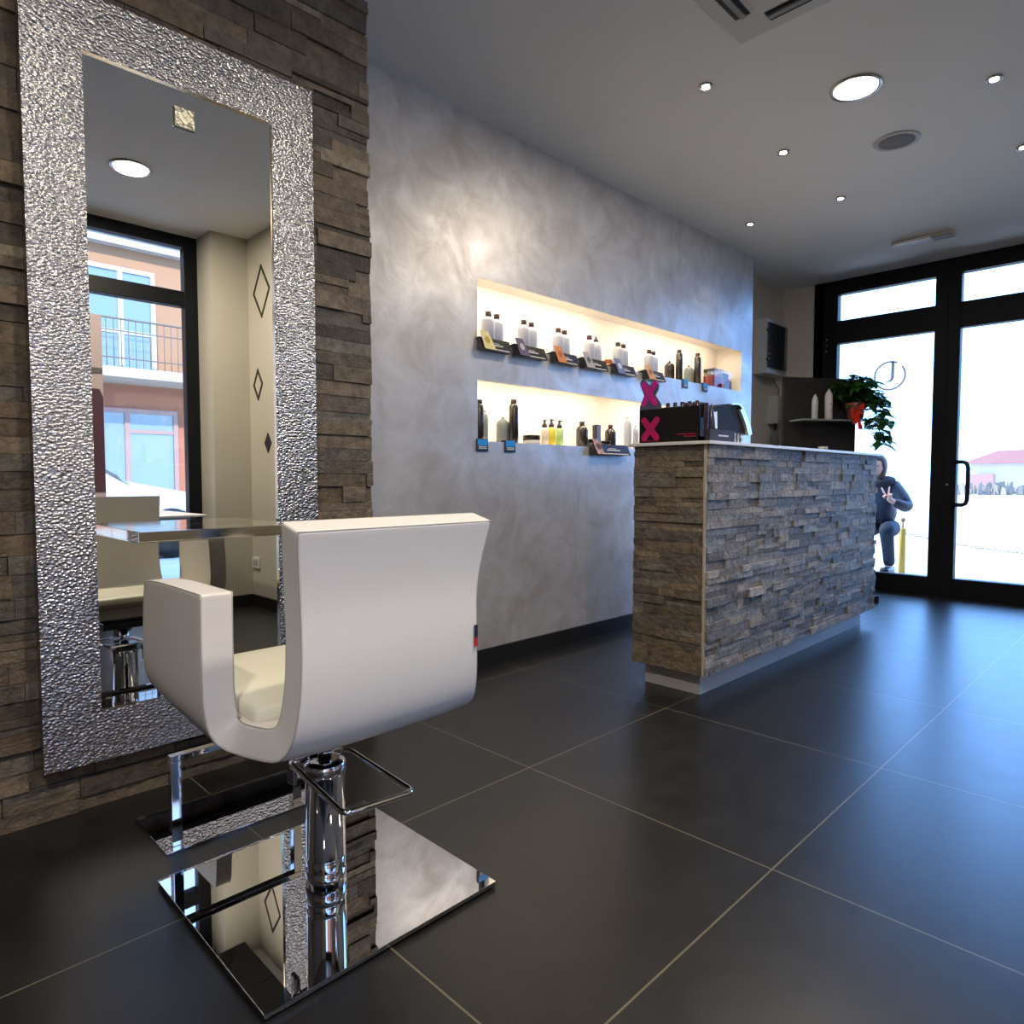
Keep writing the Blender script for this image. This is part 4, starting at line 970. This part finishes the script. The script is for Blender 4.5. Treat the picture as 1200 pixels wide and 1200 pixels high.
# fingers of the raised hand: V sign, and curled ones
def finger(bm,pts,r0): tube(bm,pts,[r0,r0*.95,r0*.85,r0*.6][:len(pts)],8)
pw=Vector(J[8])
fwd=Vector((0,-.05,1)).normalized(); side=Vector((1,0,0))
finger(bm,[pw+side*-.012,pw+side*-.030+fwd*.04,pw+side*-.044+fwd*.068,pw+side*-.054+fwd*.092],.0095)
finger(bm,[pw+side*.008,pw+side*.012+fwd*.045,pw+side*.016+fwd*.075,pw+side*.018+fwd*.102],.0095)
for k,sx_ in enumerate((.024,.038)):
    b0=pw+side*sx_; finger(bm,[b0,b0+fwd*.030+Vector((0,-.012,0)),b0+fwd*.022+Vector((0,-.036,0)),b0+fwd*.0+Vector((0,-.034,0))],.009)
finger(bm,[pw+side*-.022+fwd*-.01,pw+side*-.03+Vector((0,-.022,.005)),pw+side*-.006+Vector((0,-.040,.016)),pw+side*.012+Vector((0,-.042,.018))],.0098)
pw2=Vector(J[12])
for k,sx_ in enumerate((-.03,-.012,.008,.026)):
    b0=pw2+side*sx_; finger(bm,[b0,b0+Vector((0,-.03,-.015)),b0+Vector((0,-.05,-.035)),b0+Vector((0,-.05,-.055))],.009)
finger(bm,[pw2+side*.03,pw2+side*.045+Vector((0,-.02,0)),pw2+side*.04+Vector((0,-.045,-.01))],.0095)
bm.to_mesh(body.data); bm.free()
for p in body.data.polygons: p.use_smooth=True
# eyes & lips
bm=bm_new()
for s in (-1,1):
    lathe(bm,[(.001,-.004),(.010,0),(.001,.004)],mtx=Matrix.Translation(hc+Vector((s*.029,-.079,.007)))@Matrix.Rotation(PI/2,4,'X'),seg=12,sy=.5)
obj('eyes',bm,mat('eye_dark',(.03,.02,.02),.2),pn)
bm=bm_new(); lathe(bm,[(.001,-.003),(.018,0),(.001,.003)],mtx=Matrix.Translation(hc+Vector((0,-.094,-.046)))@Matrix.Rotation(PI/2,4,'X'),seg=14,sy=.35); obj('lips',bm,mat('lip_red',(.5,.15,.13),.4),pn)
# hair
bm=bm_new(); r=bmesh.ops.create_uvsphere(bm,u_segments=28,v_segments=20,radius=1.)
for v in r['verts']:
    x,y_,z=v.co; v.co=hc+Vector((x*.092,y_*.105+.012,z*.122+.012))
    if z<-.1: v.co.z-=.06*(-z); v.co.y=max(v.co.y,hc.y-.035)
dele=[f for f in bm.faces if (f.calc_center_median()-hc).y<-.045 and (f.calc_center_median()-hc).z<.062 and abs((f.calc_center_median()-hc).x)<.07]
bmesh.ops.delete(bm,geom=dele,context='FACES')
h_=obj('hair',bm,HAIR,pn,smooth=True); m=h_.modifiers.new('s','SOLIDIFY'); m.thickness=.008
# puffer coat, with quilt rolls
CJ=[(px,py+.14,.47),(px,py+.11,.62),(px,py+.04,.79),(px,py-.01,.90),(px+.14,py+.02,.86),(px+.205,py-.01,.77),(px+.285,py-.06,.655),(px+.24,py-.14,.69),(px+.18,py-.20,.725),
    (px-.14,py+.02,.86),(px-.21,py,.75),(px-.26,py-.02,.64),(px-.23,py-.10,.57),(px-.205,py-.15,.53)]
CE=[(0,1),(1,2),(2,3),(2,4),(4,5),(5,6),(6,7),(7,8),(2,9),(9,10),(10,11),(11,12),(12,13)]
skin('puffer_coat',CJ,CE,[.145,.140,.150,.085,.085,.075,.066,.055,.043,.085,.075,.066,.055,.043],COAT,pn)
bm=bm_new(); 
for k in range(1,2): pass
ringp=[Vector((px+.115*math.cos(a),py-.02+.095*math.sin(a),.925+.02*math.sin(a))) for a in [2*PI*k/24 for k in range(24)]]
tube(bm,ringp,.038,10,closed=True); obj('hood',bm,mat('hood_dark',(.02,.022,.03),.9,bump=.6,bscale=90),pn)
for hx,kn,an in ((13,14,15),(18,19,20)):
    hp=Vector(J[hx]); kp=Vector(J[kn]); ap=Vector(J[an])
    skin('trouser_leg',[hp+Vector((0,.03,.02)),hp.lerp(kp,.5),kp,kp.lerp(ap,.5),ap+Vector((0,0,-.03))],[(0,1),(1,2),(2,3),(3,4)],[.10,.088,.074,.062,.058],JEAN,pn)
for s in (15,20):
    a=Vector(J[s]); bm=bm_new(); box(bm,(a.x-.042,a.y-.19,-.06),(a.x+.042,a.y+.06,.045),bev=.025); obj('boot',bm,BLACK,pn,smooth=True)

# ------------------------------------------------------------------ LIGHT, WORLD, CAMERA
w=bpy.data.worlds.new('sky'); bpy.context.scene.world=w; w.use_nodes=True; nt=w.node_tree; n=nt.nodes; l=nt.links
bg=n['Background']; tc=n.new('ShaderNodeTexCoord'); sp=n.new('ShaderNodeSeparateXYZ'); l.new(tc.outputs['Generated'],sp.inputs[0])
cr=n.new('ShaderNodeValToRGB'); cr.color_ramp.elements[0].position=.05; cr.color_ramp.elements[0].color=(.42,.64,1.,1); cr.color_ramp.elements[1].position=.7; cr.color_ramp.elements[1].color=(.28,.50,1,1)
l.new(sp.outputs[2],cr.inputs[0])
def mrange(a_,b_,c_,d_):
    q=n.new('ShaderNodeMapRange'); q.interpolation_type='SMOOTHSTEP'
    for i_,v_ in enumerate((a_,b_,c_,d_)): q.inputs[i_+1].default_value=v_
    l.new(sp.outputs[1],q.inputs[0]); return q.outputs[0]
mxw=n.new('ShaderNodeMix'); mxw.data_type='RGBA'; l.new(mrange(.25,.75,0,1),mxw.inputs[0]); l.new(cr.outputs[0],mxw.inputs[6]); mxw.inputs[7].default_value=(.20,.45,1,1)
l.new(mxw.outputs[2],bg.inputs[0]); l.new(mrange(.1,.85,4.1,8.8),bg.inputs[1])
L=bpy.data.lights.new('sun','SUN'); L.energy=7.; L.angle=.009; L.color=(1,.93,.82); o=bpy.data.objects.new('sun',L); C.objects.link(o)
o.rotation_euler=Vector((.80,.18,-.62)).to_track_quat('-Z','Y').to_euler(); o.location=(-5,0,8)
def portal(loc,rot,sx_,sy_):
    L=bpy.data.lights.new('portal','AREA'); L.shape='RECTANGLE'; L.size=sx_; L.size_y=sy_; L.cycles.is_portal=True
    o=bpy.data.objects.new('portal',L); C.objects.link(o); o.location=loc; o.rotation_euler=rot
portal((1.55,YD+.09,1.36),(-PI/2,0,0),2.8,2.7)
portal((XR+.09,.24,1.36),(0,PI/2,0),2.7,2.95)
cam=bpy.data.cameras.new('camera'); co=bpy.data.objects.new('camera',cam); C.objects.link(co)
cam.sensor_width=36; cam.lens=791.39/1200*36; cam.clip_start=.02; cam.clip_end=500
yaw,pit=.788,-.0491
fwdv=Vector((-math.sin(yaw)*math.cos(pit),math.cos(yaw)*math.cos(pit),math.sin(pit)))
co.location=(2.5139,-.1967,.95); co.rotation_euler=fwdv.to_track_quat('-Z','Y').to_euler()
sc=bpy.context.scene; sc.camera=co
sc.view_settings.view_transform='Standard'; sc.view_settings.look='None'; sc.view_settings.exposure=0.; sc.view_settings.gamma=1
sc.cycles.max_bounces=10; sc.cycles.diffuse_bounces=5; sc.cycles.glossy_bounces=6; sc.cycles.transparent_max_bounces=12
sc.cycles.sample_clamp_indirect=6.; sc.cycles.caustics_reflective=False; sc.cycles.use_denoising=True
